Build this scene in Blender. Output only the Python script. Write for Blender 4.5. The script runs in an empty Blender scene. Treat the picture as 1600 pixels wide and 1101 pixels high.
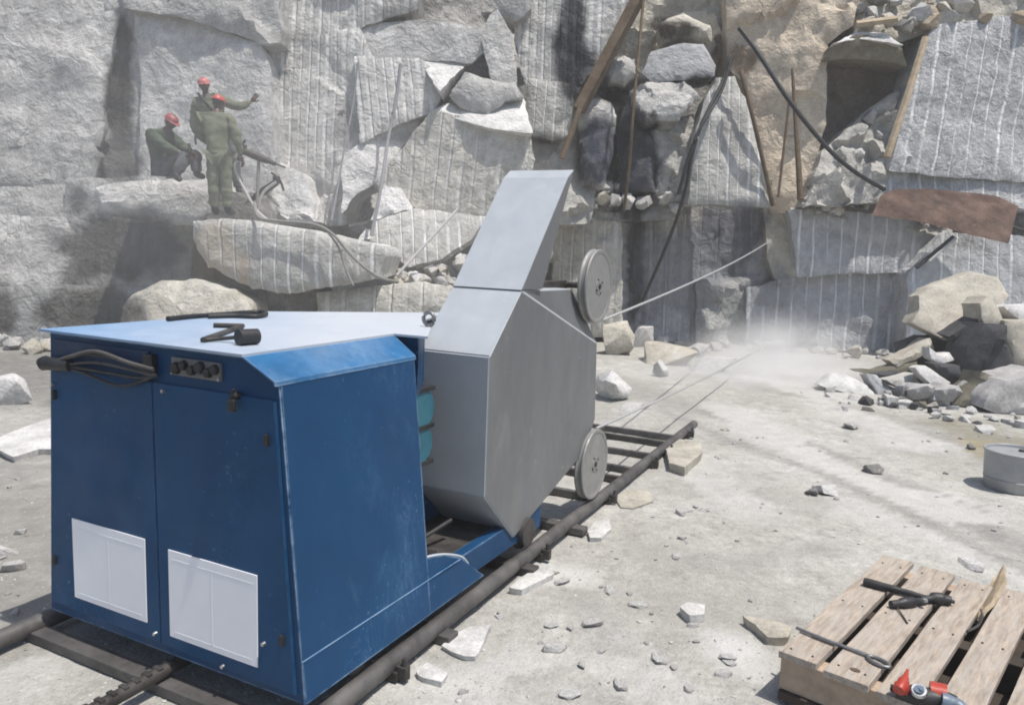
import bpy, bmesh, math, random
import numpy as np
from mathutils import Vector, Matrix, noise
from mathutils.geometry import delaunay_2d_cdt
R = math.radians
random.seed(7)
SC = bpy.context.scene
COL = SC.collection

# ------------------------------------------------------------------ camera
H = 1.95; FPX = 1225.0
_p, _r = R(7.6), R(2.05)
cF = np.array([0, math.cos(_p), -math.sin(_p)])
_R0 = np.array([1.0, 0, 0]); _U0 = np.array([0, math.sin(_p), math.cos(_p)])
cR = _R0 * math.cos(_r) + _U0 * math.sin(_r); cU = -_R0 * math.sin(_r) + _U0 * math.cos(_r)
CP = np.array([0, 0, H])
cam = bpy.data.cameras.new('camera'); co = bpy.data.objects.new('camera', cam); COL.objects.link(co)
co.matrix_world = Matrix(((cR[0], cU[0], -cF[0], 0), (cR[1], cU[1], -cF[1], 0), (cR[2], cU[2], -cF[2], H), (0, 0, 0, 1)))
cam.sensor_width = 36; cam.lens = FPX / 1600 * 36; cam.clip_end = 500; cam.clip_start = .05
SC.camera = co

# measuring helpers: where a sight line through a point of the photo meets a real plane
def ray(x, y): return cF + (x - 800) / FPX * cR - (y - 550.5) / FPX * cU
def onplane(x, y, P, n):
    k = ray(x, y); return CP + k * (np.dot(np.array(P) - CP, n) / np.dot(k, n))
def gz(x, y, z=0.0): return onplane(x, y, (0, 0, z), np.array([0, 0, 1.0]))
def atY(x, y, D): return onplane(x, y, (0, D, 0), np.array([0, 1.0, 0]))
def pjx(P):
    q = P - CP; w = q @ cF
    return np.stack([800 + FPX * (q @ cR) / w, 550.5 - FPX * (q @ cU) / w], -1)
A_ = R(63.2); mv = np.array([math.cos(A_), math.sin(A_), 0]); mu = np.array([math.sin(A_), -math.cos(A_), 0])
MO = gz(478, 1103, .15); MO[2] = 0
def loc(P): q = P - MO; return (q @ mu, q @ mv, q[2])
def fr(x, y, yy=0): return loc(onplane(x, y, MO + yy * mv, mv))
def si(x, y, xx): return loc(onplane(x, y, MO + xx * mu, mu))
def ho(x, y, z): return loc(gz(x, y, z))

# ------------------------------------------------------------------ node helpers
class NT:
    def __init__(s, name):
        s.m = bpy.data.materials.new(name); s.m.use_nodes = True; s.t = s.m.node_tree
        s.b = s.t.nodes['Principled BSDF']; s.o = s.t.nodes['Material Output']
    def n(s, typ, **kw):
        nd = s.t.nodes.new(typ)
        for k, v in kw.items(): setattr(nd, k, v)
        return nd
    def l(s, a, b): s.t.links.new(a, b)
    def put(s, sock, v):
        if isinstance(v, (int, float)): sock.default_value = v
        elif isinstance(v, (tuple, list)): sock.default_value = tuple(v) + ((1,) if len(v) == 3 and len(sock.default_value) == 4 else ())
        else: s.l(v, sock)
    def math(s, op, a, b=0.0, c=0.0, clamp=False):
        nd = s.n('ShaderNodeMath', operation=op, use_clamp=clamp)
        for i, v in enumerate((a, b, c)): s.put(nd.inputs[i], v)
        return nd.outputs[0]
    def vmul(s, vec, k):
        nd = s.n('ShaderNodeVectorMath', operation='MULTIPLY'); s.l(vec, nd.inputs[0]); nd.inputs[1].default_value = k; return nd.outputs[0]
    def noise(s, vec, scale, detail=3, rough=.55, dist=0):
        nd = s.n('ShaderNodeTexNoise'); s.l(vec, nd.inputs['Vector'])
        nd.inputs['Scale'].default_value = scale; nd.inputs['Detail'].default_value = detail
        nd.inputs['Roughness'].default_value = rough; nd.inputs['Distortion'].default_value = dist
        return nd.outputs['Fac']
    def ramp(s, f, a, b, c=0.0, d=1.0):
        nd = s.n('ShaderNodeMapRange'); nd.clamp = True; s.put(nd.inputs[0], f)
        for i, v in enumerate((a, b, c, d)): s.put(nd.inputs[1 + i], v)
        return nd.outputs[0]
    def mix(s, f, a, b, mode='MIX'):
        nd = s.n('ShaderNodeMix', data_type='RGBA', blend_type=mode); s.put(nd.inputs[0], f); s.put(nd.inputs[6], a); s.put(nd.inputs[7], b); return nd.outputs[2]
    def voro(s, vec, scale, feature='F1', rnd=1):
        nd = s.n('ShaderNodeTexVoronoi', feature=feature); s.l(vec, nd.inputs['Vector']); nd.inputs['Scale'].default_value = scale
        nd.inputs['Randomness'].default_value = rnd
        return nd.outputs[0]
    def bump(s, h, strength, dist):
        nd = s.n('ShaderNodeBump'); s.put(nd.inputs['Height'], h); nd.inputs['Strength'].default_value = strength; nd.inputs['Distance'].default_value = dist
        s.l(nd.outputs[0], s.b.inputs['Normal']); return nd
    def tex(s): return s.n('ShaderNodeTexCoord')

def mk_rock(name, c1, c2, grv=None, bump=.04, speck=.2, crack=.3, white=.35, streak=0.0, seed=0):
    k = NT(name); tc = k.tex(); P = tc.outputs['Object']
    off = k.n('ShaderNodeVectorMath', operation='ADD'); k.l(P, off.inputs[0]); off.inputs[1].default_value = (seed * 3.1, seed * 1.7, seed * 2.3); P = off.outputs[0]
    big = k.noise(P, .7, 5, .6); mid = k.noise(P, 4.5, 6, .68); fine = k.noise(P, 42, 3, .7)
    col = k.mix(k.ramp(big, .35, .65), c1, c2)
    col = k.mix(1.0, col, k.mix(k.ramp(mid, .3, .7), (.66,) * 3, (1.12,) * 3), 'MULTIPLY')
    sp = k.ramp(fine, .35, .65, 1 - speck, 1 + speck * .55)
    col = k.mix(1.0, col, sp, 'MULTIPLY')
    wm = k.math('MULTIPLY', k.ramp(k.noise(P, 1.9, 8, .75, .8), .53, .64), white)
    col = k.mix(wm, col, (.72, .71, .68))
    # cracks
    wob = k.n('ShaderNodeVectorMath', operation='ADD'); nn = k.n('ShaderNodeTexNoise'); k.l(P, nn.inputs['Vector']); nn.inputs['Scale'].default_value = 1.6; nn.inputs['Detail'].default_value = 4
    k.l(P, wob.inputs[0]); k.l(k.vmul(nn.outputs['Color'], (.9, .9, .9)), wob.inputs[1])
    cd = k.voro(wob.outputs[0], .8, 'DISTANCE_TO_EDGE')
    cm = k.math('MULTIPLY', k.ramp(cd, .0, .014, 1, 0), k.math('MULTIPLY', k.ramp(k.noise(P, 1.1, 2), .5, .62), crack))
    col = k.mix(cm, col, (.09, .085, .08))
    if streak:
        st = k.noise(k.vmul(P, (3.2, 3.2, .28)), 1.6, 4, .65)
        col = k.mix(k.math('MULTIPLY', k.ramp(st, .48, .68), streak), col, (.12, .12, .125))
    hb = k.math('ADD', k.math('MULTIPLY', mid, 1.0), k.math('MULTIPLY', fine, .12))
    hb = k.math('ADD', hb, k.math('MULTIPLY', k.noise(P, 13, 5, .7), .6))
    hb = k.math('ADD', hb, k.math('MULTIPLY', k.voro(wob.outputs[0], 4.5), .75)); hb = k.math('ADD', hb, k.math('MULTIPLY', k.voro(wob.outputs[0], 12), .35))
    hb = k.math('SUBTRACT', hb, k.math('MULTIPLY', cm, 1.2))
    if grv:
        sp_, wd, stg, gcol = grv
        uvn = k.n('ShaderNodeUVMap', uv_map='uv'); sep = k.n('ShaderNodeSeparateXYZ'); k.l(uvn.outputs[0], sep.inputs[0])
        u = sep.outputs[0]; v = sep.outputs[1]
        lo = k.noise(uvn.outputs[0], .9, 2)
        u2 = k.math('ADD', u, k.math('MULTIPLY', k.math('SUBTRACT', lo, .5), sp_ * .35))
        cell = k.math('FLOOR', k.math('DIVIDE', u2, sp_))
        wn = k.n('ShaderNodeTexWhiteNoise', noise_dimensions='1D'); k.l(cell, wn.inputs['W'])
        f = k.math('ABSOLUTE', k.math('SUBTRACT', k.math('FRACT', k.math('DIVIDE', u2, sp_)), .5))
        f = k.math('ADD', f, k.math('MULTIPLY', k.math('SUBTRACT', k.noise(uvn.outputs[0], 14, 3), .5), .10))
        hw = k.math('MULTIPLY', k.ramp(wn.outputs['Value'], 0, 1, .55, 1.5), wd * .5)
        gm = k.ramp(k.math('DIVIDE', f, hw), .45, 1.1, 1, 0)
        # each hole ends at its own height and is broken by spalls
        cmb = k.n('ShaderNodeCombineXYZ'); k.l(k.math('MULTIPLY', cell, 7.31), cmb.inputs[0]); k.l(k.math('MULTIPLY', v, .8), cmb.inputs[1])
        brk = k.ramp(k.noise(cmb.outputs[0], 1.0, 4, .65), .36, .56)
        gm = k.math('MULTIPLY', gm, brk)
        dust = k.ramp(k.noise(uvn.outputs[0], 7, 4, .7), .2, .6, .55, 1)
        col = k.mix(k.math('MULTIPLY', k.math('MULTIPLY', gm, stg), dust), col, gcol)
        hb = k.math('SUBTRACT', hb, k.math('MULTIPLY', gm, .8))
    at = k.n('ShaderNodeAttribute', attribute_name='tint')
    tm = k.math('MULTIPLY', at.outputs['Alpha'], k.ramp(k.noise(P, 3.2, 5, .7), .25, .7, .85, 1.4), clamp=True)
    tm = k.math('MULTIPLY', tm, k.ramp(k.noise(k.vmul(P, (5, 5, .5)), 1.5, 4), .3, .6, .86, 1), clamp=True)
    col = k.mix(tm, col, at.outputs['Color'])
    k.put(k.b.inputs['Base Color'], col); k.b.inputs['Roughness'].default_value = .92; k.b.inputs['Specular IOR Level'].default_value = .25
    k.bump(hb, .9, bump)
    return k.m

def mk_plain(name, c, rough=.6, metal=0.0, var=.25, scale=8, bump=0.0, dust=0.0, dustc=(.5, .49, .46), stretch=(1, 1, 1), wear=None, drift=None, scuff=None):
    k = NT(name); P = k.vmul(k.tex().outputs['Object'], stretch)
    n1 = k.noise(P, scale, 5, .65)
    col = k.mix(1.0, c, k.ramp(n1, .3, .7, 1 - var, 1 + var), 'MULTIPLY')
    if dust:
        col = k.mix(k.math('MULTIPLY', k.ramp(k.noise(P, scale * .45, 6, .7), .42, .7), dust), col, dustc)
    if scuff:
        sm = k.ramp(k.noise(k.vmul(P, (1, 1, scuff[2])), 2.6, 9, .78, .8), .56, .70)
        col = k.mix(k.math('MULTIPLY', sm, scuff[1]), col, scuff[0])
        ch = k.math('MULTIPLY', k.ramp(k.noise(P, 34, 3, .6), .66, .70), k.ramp(k.noise(P, 1.9, 4, .6), .48, .62))
        col = k.mix(k.math('MULTIPLY', ch, scuff[1] * 1.3), col, tuple(min(.6, c_ * 1.7 + .05) for c_ in scuff[0]))
    if drift:
        sx = k.n('ShaderNodeSeparateXYZ'); k.l(k.tex().outputs['Object'], sx.inputs[0])
        g_ = k.math('ADD', k.math('ADD', sx.outputs[0], k.math('MULTIPLY', sx.outputs[1], .8)), k.math('MULTIPLY', k.noise(P, 2.5, 6, .7), .9))
        col = k.mix(k.ramp(g_, -1.0, .55, 0, .9), col, drift)
    if wear:
        bv = k.n('ShaderNodeBevel', samples=4); bv.inputs['Radius'].default_value = wear[1]
        ge = k.n('ShaderNodeNewGeometry'); dt = k.n('ShaderNodeVectorMath', operation='DOT_PRODUCT')
        k.l(bv.outputs[0], dt.inputs[0]); k.l(ge.outputs['Normal'], dt.inputs[1])
        em = k.math('MULTIPLY', k.ramp(dt.outputs['Value'], .90, .985, 1, 0), k.ramp(k.noise(P, 9, 4, .7), .35, .6))
        col = k.mix(k.math('MULTIPLY', em, wear[2]), col, wear[0])
        # scratches and scuffs
        sc_ = k.noise(k.vmul(P, (1, 1, .35)), 5, 8, .75, 1.4)
        col = k.mix(k.math('MULTIPLY', k.ramp(k.math('ABSOLUTE', k.math('SUBTRACT', sc_, .5)), 0, .006, 1, 0), k.math('MULTIPLY', k.ramp(k.noise(P, 2.1, 3), .52, .66), .40)), col, wear[0])
    k.put(k.b.inputs['Base Color'], col); k.b.inputs['Metallic'].default_value = metal
    k.put(k.b.inputs['Roughness'], k.ramp(k.noise(P, scale * 1.7, 3), .3, .7, max(.05, rough - .1), min(1, rough + .1)))
    if name.startswith(('blue_', 'sun_')): k.b.inputs['Specular IOR Level'].default_value = .3
    if bump: k.bump(k.noise(P, scale * 3, 5, .65), .7, bump)
    return k.m

WHT = (.80, .80, .78)
M = {}
M['grey'] = mk_rock('grey_granite', (.49, .485, .465), (.40, .395, .38), seed=1, crack=.25)
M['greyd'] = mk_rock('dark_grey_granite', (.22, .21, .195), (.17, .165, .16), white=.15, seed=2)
M['pale'] = mk_rock('pale_granite', (.58, .57, .55), (.49, .48, .46), seed=3, white=.7, crack=.2)
M['white'] = mk_rock('white_fresh_granite', (.74, .73, .71), (.64, .63, .61), seed=4, crack=.2)
M['cream'] = mk_rock('cream_granite', (.62, .585, .50), (.53, .495, .42), seed=5, white=.4, crack=.2)
M['brown'] = mk_rock('brown_weathered_granite', (.72, .63, .50), (.63, .53, .41), seed=6, white=.12, streak=.08, crack=.4)
M['olive'] = mk_rock('olive_granite', (.27, .24, .17), (.20, .18, .13), seed=7, white=.1)
M['blue'] = mk_rock('bluegrey_granite', (.40, .405, .415), (.34, .345, .36), seed=8, white=.2, crack=.2)
M['gfine'] = mk_rock('finely_drilled_granite', (.58, .57, .545), (.50, .49, .47), grv=(.16, .5, .75, WHT), seed=9, white=.65)
M['gmid'] = mk_rock('drilled_granite', (.53, .52, .485), (.46, .45, .42), grv=(.20, .26, 1.0, WHT), seed=10, bump=.035, crack=.2)
M['gbeige'] = mk_rock('beige_drilled_granite', (.55, .53, .475), (.47, .45, .40), grv=(.23, .4, .6, (.72, .71, .68)), seed=11, white=.55)
M['gbold'] = mk_rock('boldly_drilled_granite', (.52, .525, .53), (.44, .445, .455), grv=(.33, .26, .95, WHT), seed=12, speck=.4)
M['gblue'] = mk_rock('bluegrey_drilled_granite', (.52, .53, .545), (.45, .46, .475), grv=(.30, .24, 1.0, (.78, .79, .80)), seed=13, bump=.03, crack=.15, white=.15)
M['gsoot'] = mk_rock('streaked_drilled_granite', (.62, .61, .59), (.48, .485, .50), grv=(.36, .22, .9, (.72, .72, .71)), seed=14, streak=.65, crack=.3)
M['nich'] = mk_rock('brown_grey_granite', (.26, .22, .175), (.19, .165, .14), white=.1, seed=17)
M['rub'] = mk_rock('rubble_granite', (.52, .505, .465), (.44, .43, .40), seed=15, white=.3)
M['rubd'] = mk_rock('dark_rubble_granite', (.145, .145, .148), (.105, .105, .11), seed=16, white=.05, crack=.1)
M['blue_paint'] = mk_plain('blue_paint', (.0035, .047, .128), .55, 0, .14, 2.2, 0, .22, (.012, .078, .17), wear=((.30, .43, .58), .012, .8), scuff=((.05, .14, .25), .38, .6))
M['blue_door'] = mk_plain('blue_door_paint', (.005, .060, .155), .55, 0, .16, 2.6, 0, .25, (.014, .078, .165), wear=((.12, .24, .38), .006, .25), scuff=((.04, .12, .22), .30, .6))  # door blue brightened to make up for the dimly lit front
M['blue_light'] = mk_plain('sun_lit_worn_blue_paint', (.022, .12, .27), .5, 0, .15, 6, 0, .35, (.28, .38, .50), wear=((.42, .52, .62), .01, .5), scuff=((.14, .26, .42), .4, 1))  # shoulder's sunlit brightness put into the colour; worn fold line shares it
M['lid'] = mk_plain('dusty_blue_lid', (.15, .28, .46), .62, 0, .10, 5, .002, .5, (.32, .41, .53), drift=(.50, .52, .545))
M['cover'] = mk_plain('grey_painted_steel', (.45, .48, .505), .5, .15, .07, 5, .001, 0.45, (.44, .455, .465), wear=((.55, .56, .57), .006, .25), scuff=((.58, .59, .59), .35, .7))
M['coverface'] = mk_plain('darker_grey_steel', (.165, .17, .176), .45, .3, .12, 2.4, .003, .7, (.26, .26, .257), stretch=(1, 1.2, .45), scuff=((.31, .315, .31), .3, .7))
M['steel'] = mk_plain('dark_rusted_steel', (.055, .05, .046), .62, .5, .4, 9, .004, .6, (.16, .15, .14))
M['track'] = mk_plain('dusty_track_steel', (.085, .08, .078), .6, .4, .35, 8, .004, .7, (.21, .20, .19))
M['black'] = mk_plain('black_rubber', (.018, .018, .019), .55, 0, .3, 15, 0, .3, (.07, .07, .07))
M['white_paint'] = mk_plain('white_sheet', (.92, .92, .94), .55, 0, .03, 4)
M['wheel'] = mk_plain('pale_cast_wheel', (.25, .248, .24), .55, .2, .12, 9, .002, .5, (.33, .325, .31))
M['teal'] = mk_plain('teal_motor_paint', (.02, .13, .18), .45, 0, .15, 9, 0, .35, (.10, .22, .26))
M['wood'] = mk_plain('pale_sawn_wood', (.36, .30, .24), .8, 0, .38, 7, .006, .75, (.43, .40, .36), stretch=(8, 1, 8))
M['woodshade'] = mk_plain('shade_dark_wood', (.045, .033, .025), .85, 0, .3, 8, .004)  # near black, stands in for the shade inside the pallet
M['dullsteel'] = mk_plain('dull_grey_steel', (.23, .23, .23), .45, .7, .2, 20)
M['woodend'] = mk_plain('sawn_wood_end', (.38, .29, .215), .85, 0, .25, 12, .004, .3, (.45, .36, .28))
M['brownbeam'] = mk_plain('brown_weathered_timber', (.10, .068, .04), .85, 0, .35, 7, .01, .4, (.25, .2, .14))
M['tan'] = mk_plain('tan_timber', (.38, .30, .20), .85, 0, .3, 7, .01, .4, (.48, .42, .33))
M['rust'] = mk_plain('rust_brown_sheet', (.10, .055, .04), .8, .05, .42, 3.5, .03, .8, (.19, .125, .09), scuff=((.22, .17, .13), .5, 1))
M['green'] = mk_plain('green_overall', (.135, .145, .095), .9, 0, .25, 14, .004, .5, (.22, .22, .17))
M['greend'] = mk_plain('dark_green_jacket', (.055, .075, .05), .9, 0, .25, 14, .004, .3, (.15, .16, .12))
M['dark'] = mk_plain('dark_trousers', (.075, .08, .085), .9, 0, .25, 14, .004, .4, (.16, .16, .16))
M['skin'] = mk_plain('dark_skin', (.09, .05, .035), .5, 0, .1, 12)
M['red'] = mk_plain('red_hat', (.48, .045, .045), .4, 0, .1, 9, 0, .2, (.6, .3, .28))
M['redtool'] = mk_plain('red_plastic', (.40, .045, .025), .35, 0, .1, 30)
M['silver'] = mk_plain('silver_metal', (.5, .51, .53), .3, .9, .1, 30)
M['bluegrey'] = mk_plain('bluegrey_plastic', (.13, .17, .22), .45, 0, .1, 20)
M['bucket'] = mk_plain('grey_galvanised_drum', (.30, .31, .32), .5, .25, .12, 6, .002, .6, (.40, .395, .38))
M['rope'] = mk_plain('grey_rope', (.23, .23, .24), .9, 0, .2, 30)
M['pale_hose'] = mk_plain('pale_hose', (.48, .47, .45), .7, 0, .15, 20)
M['cabled'] = mk_plain('dusty_black_cable', (.075, .07, .066), .7, 0, .25, 20, 0, .5, (.17, .16, .15))
M['wire'] = mk_plain('grey_saw_wire', (.50, .50, .49), .5, .2, .1, 30)
M['greyhose'] = mk_plain('dusty_grey_hose', (.24, .23, .21), .8, 0, .2, 20)

for k_, (a_, b_) in dict(pale=((.60, .59, .57), (.50, .49, .47)), white=((.66, .65, .63), (.57, .56, .545)), grey=((.50, .49, .47), (.42, .41, .40)), cream=((.52, .485, .41), (.44, .41, .345)), rub=((.54, .52, .48), (.45, .44, .41)),
        greyd=((.26, .255, .24), (.20, .195, .185)), brown=((.45, .37, .27), (.36, .29, .21)), rubd=((.085, .085, .09), (.06, .06, .065)), olive=((.21, .19, .15), (.16, .15, .115)), blue=((.40, .405, .415), (.34, .345, .36))).items():
    M['s_' + k_] = mk_rock(k_ + '_loose_stone', a_, b_, bump=.009, crack=0, white=.3 if k_ not in ('rubd', 'olive') else 0, seed=30 + len(M))

# ------------------------------------------------------------------ object helpers
def tag(o, label=None, cat=None, group=None, kind=None):
    if label: o['label'] = label
    if cat: o['category'] = cat
    if group: o['group'] = group
    if kind: o['kind'] = kind
    return o
def empty(name, label, cat, locn=(0, 0, 0), rz=0.0, group=None):
    o = bpy.data.objects.new(name, None); COL.objects.link(o); o.location = locn; o.rotation_euler = (0, 0, rz)
    o.empty_display_size = .1
    return tag(o, label, cat, group)
def link(name, me, mat, parent=None, smooth=None):
    o = bpy.data.objects.new(name, me); COL.objects.link(o)
    for m in (mat if isinstance(mat, (list, tuple)) else [mat]):
        me.materials.append(M[m] if isinstance(m, str) else m)
    if parent: o.parent = parent
    if smooth is not None:
        for f in me.polygons: f.use_smooth = True
        me.set_sharp_from_angle(angle=R(smooth))
    return o
def obj(name, bm, mat, parent=None, smooth=None, origin=None):
    me = bpy.data.meshes.new(name)
    if origin is not None: bmesh.ops.translate(bm, verts=bm.verts, vec=-Vector(origin))
    bmesh.ops.recalc_face_normals(bm, faces=bm.faces); bm.to_mesh(me); bm.free()
    o = link(name, me, mat, parent, smooth)
    if origin is not None: o.location = origin
    return o
def box(bm, x0, x1, y0, y1, z0, z1, bev=0.0, mtx=None):
    r = bmesh.ops.create_cube(bm, size=1, matrix=Matrix.Translation(((x0 + x1) / 2, (y0 + y1) / 2, (z0 + z1) / 2)) @ Matrix.Diagonal((abs(x1 - x0), abs(y1 - y0), abs(z1 - z0), 1)))
    vs = r['verts']
    if bev:
        es = list({e for v in vs for e in v.link_edges})
        rr = bmesh.ops.bevel(bm, geom=es, offset=bev, segments=2, affect='EDGES', profile=.6)
        vs = [v for v in rr['verts']] + [v for v in vs if v.is_valid]
    if mtx is not None: bmesh.ops.transform(bm, matrix=mtx, verts=list({v for v in vs if v.is_valid}))
    return vs
def prism(bm, lo, hi, bev=0.0):
    """closed solid between two matching rings of 3-D points"""
    a = [bm.verts.new(p) for p in lo]; b = [bm.verts.new(p) for p in hi]; n = len(a)
    fs = [bm.faces.new(a), bm.faces.new(b[::-1])]
    for i in range(n): fs.append(bm.faces.new((a[i], b[i], b[(i + 1) % n], a[(i + 1) % n])))
    if bev: bmesh.ops.bevel(bm, geom=list({e for f in fs for e in f.edges}), offset=bev, segments=2, affect='EDGES')
def cyl(bm, p, q, r0, r1=None, n=20, cap=True):
    p, q = Vector(p), Vector(q); d = q - p
    m = Matrix.Translation((p + q) / 2) @ d.to_track_quat('Z', 'Y').to_matrix().to_4x4()
    return bmesh.ops.create_cone(bm, cap_ends=cap, segments=n, radius1=r0, radius2=r0 if r1 is None else r1, depth=d.length, matrix=m)['verts']
def smooth_path(pts, k=6):
    P = [Vector(p) for p in pts]
    if len(P) < 3: return P
    out = []
    for i in range(len(P) - 1):
        p0, p1, p2, p3 = P[max(i - 1, 0)], P[i], P[i + 1], P[min(i + 2, len(P) - 1)]
        for j in range(k):
            t = j / k
            out.append(.5 * ((2 * p1) + (p2 - p0) * t + (2 * p0 - 5 * p1 + 4 * p2 - p3) * t * t + (3 * p1 - p0 - 3 * p2 + p3) * t ** 3))
    return out + [P[-1]]
def tube(bm, pts, r, n=8, k=6, sm=True):
    P = smooth_path(pts, k) if sm else [Vector(p) for p in pts]
    rings = []; up = Vector((0, 0, 1))
    for i, p in enumerate(P):
        t = (P[min(i + 1, len(P) - 1)] - P[max(i - 1, 0)]).normalized()
        a = t.cross(up) if abs(t.z) < .95 else t.cross(Vector((1, 0, 0)))
        a.normalize(); b = t.cross(a)
        rr = r[min(i * len(r) // len(P), len(r) - 1)] if isinstance(r, (list, tuple)) else r
        rings.append([bm.verts.new(p + (a * math.cos(2 * math.pi * j / n) + b * math.sin(2 * math.pi * j / n)) * rr) for j in range(n)])
    for i in range(len(rings) - 1):
        for j in range(n): bm.faces.new((rings[i][j], rings[i][(j + 1) % n], rings[i + 1][(j + 1) % n], rings[i + 1][j]))
    bm.faces.new(rings[0][::-1]); bm.faces.new(rings[-1])
def fbm(p, s, o=4):
    v = 0; a = 1; t = 0; q = Vector(p) * s
    for _ in range(o): v += a * noise.noise(q); t += a; a *= .52; q = q * 2.03 + Vector((3.1, 1.7, 5.3))
    return v / t

# ------------------------------------------------------------------ stains on the rock (soot, water marks), shade painted in boulder gaps, other colour spots
SOOT = (.018, .019, .024); MOSS = (.040, .038, .031); DAMP = (.115, .112, .105); BLU = (.085, .095, .125)
STAINS_SHADE = [(191, 85, 17, 70, MOSS, 1.0), (188, 165, 23, 90, (.03, .029, .024), 1.0), (185, 245, 38, 42, (.11, .105, .10), .85), (205, 262, 12, 24, MOSS, .6),
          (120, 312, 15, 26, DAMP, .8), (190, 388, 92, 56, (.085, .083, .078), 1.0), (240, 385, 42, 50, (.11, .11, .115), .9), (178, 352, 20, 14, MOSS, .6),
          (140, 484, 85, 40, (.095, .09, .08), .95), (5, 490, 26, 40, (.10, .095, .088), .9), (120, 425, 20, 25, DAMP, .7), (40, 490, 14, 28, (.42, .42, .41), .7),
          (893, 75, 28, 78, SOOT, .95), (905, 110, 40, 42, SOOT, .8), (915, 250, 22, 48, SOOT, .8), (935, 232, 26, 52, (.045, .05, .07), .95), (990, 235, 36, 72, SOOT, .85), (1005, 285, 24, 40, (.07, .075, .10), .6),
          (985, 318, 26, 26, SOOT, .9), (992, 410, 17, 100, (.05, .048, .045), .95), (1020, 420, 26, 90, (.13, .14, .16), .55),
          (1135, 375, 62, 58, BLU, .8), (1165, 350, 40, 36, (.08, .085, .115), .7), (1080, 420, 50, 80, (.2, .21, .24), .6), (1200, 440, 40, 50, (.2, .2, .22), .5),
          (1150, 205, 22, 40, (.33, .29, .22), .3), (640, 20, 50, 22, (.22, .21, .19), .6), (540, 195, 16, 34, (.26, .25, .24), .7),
          (960, 148, 26, 14, (.06, .045, .03), .95), (1052, 46, 34, 16, (.07, .055, .035), .9), (1098, 126, 24, 9, (.03, .03, .03), .9), (1020, 190, 10, 16, (.05, .045, .04), .8),  # shade in the gaps between boulders, painted dark
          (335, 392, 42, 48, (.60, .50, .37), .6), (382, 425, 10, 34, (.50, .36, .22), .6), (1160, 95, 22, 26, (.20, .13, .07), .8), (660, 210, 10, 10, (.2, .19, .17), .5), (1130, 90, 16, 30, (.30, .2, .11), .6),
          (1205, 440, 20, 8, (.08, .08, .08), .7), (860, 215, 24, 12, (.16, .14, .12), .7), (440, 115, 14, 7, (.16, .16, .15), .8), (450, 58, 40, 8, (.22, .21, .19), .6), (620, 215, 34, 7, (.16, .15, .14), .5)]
def tint_of(W, tints):
    px = pjx(W); out = np.zeros((len(W), 4)); out[:, :3] = .2
    nz = np.array([fbm(p, 1.3, 4) for p in W]); nz2 = np.array([fbm(p + 9.0, 1.1, 4) for p in W])
    for (cx, cy, rx, ry, c, a) in tints:
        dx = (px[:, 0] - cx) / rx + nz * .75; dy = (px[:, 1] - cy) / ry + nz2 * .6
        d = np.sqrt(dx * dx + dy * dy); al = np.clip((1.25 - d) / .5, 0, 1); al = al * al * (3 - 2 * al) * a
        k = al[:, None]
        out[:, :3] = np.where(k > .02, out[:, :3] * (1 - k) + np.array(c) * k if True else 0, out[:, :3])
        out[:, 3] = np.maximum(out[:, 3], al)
    return out

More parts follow.
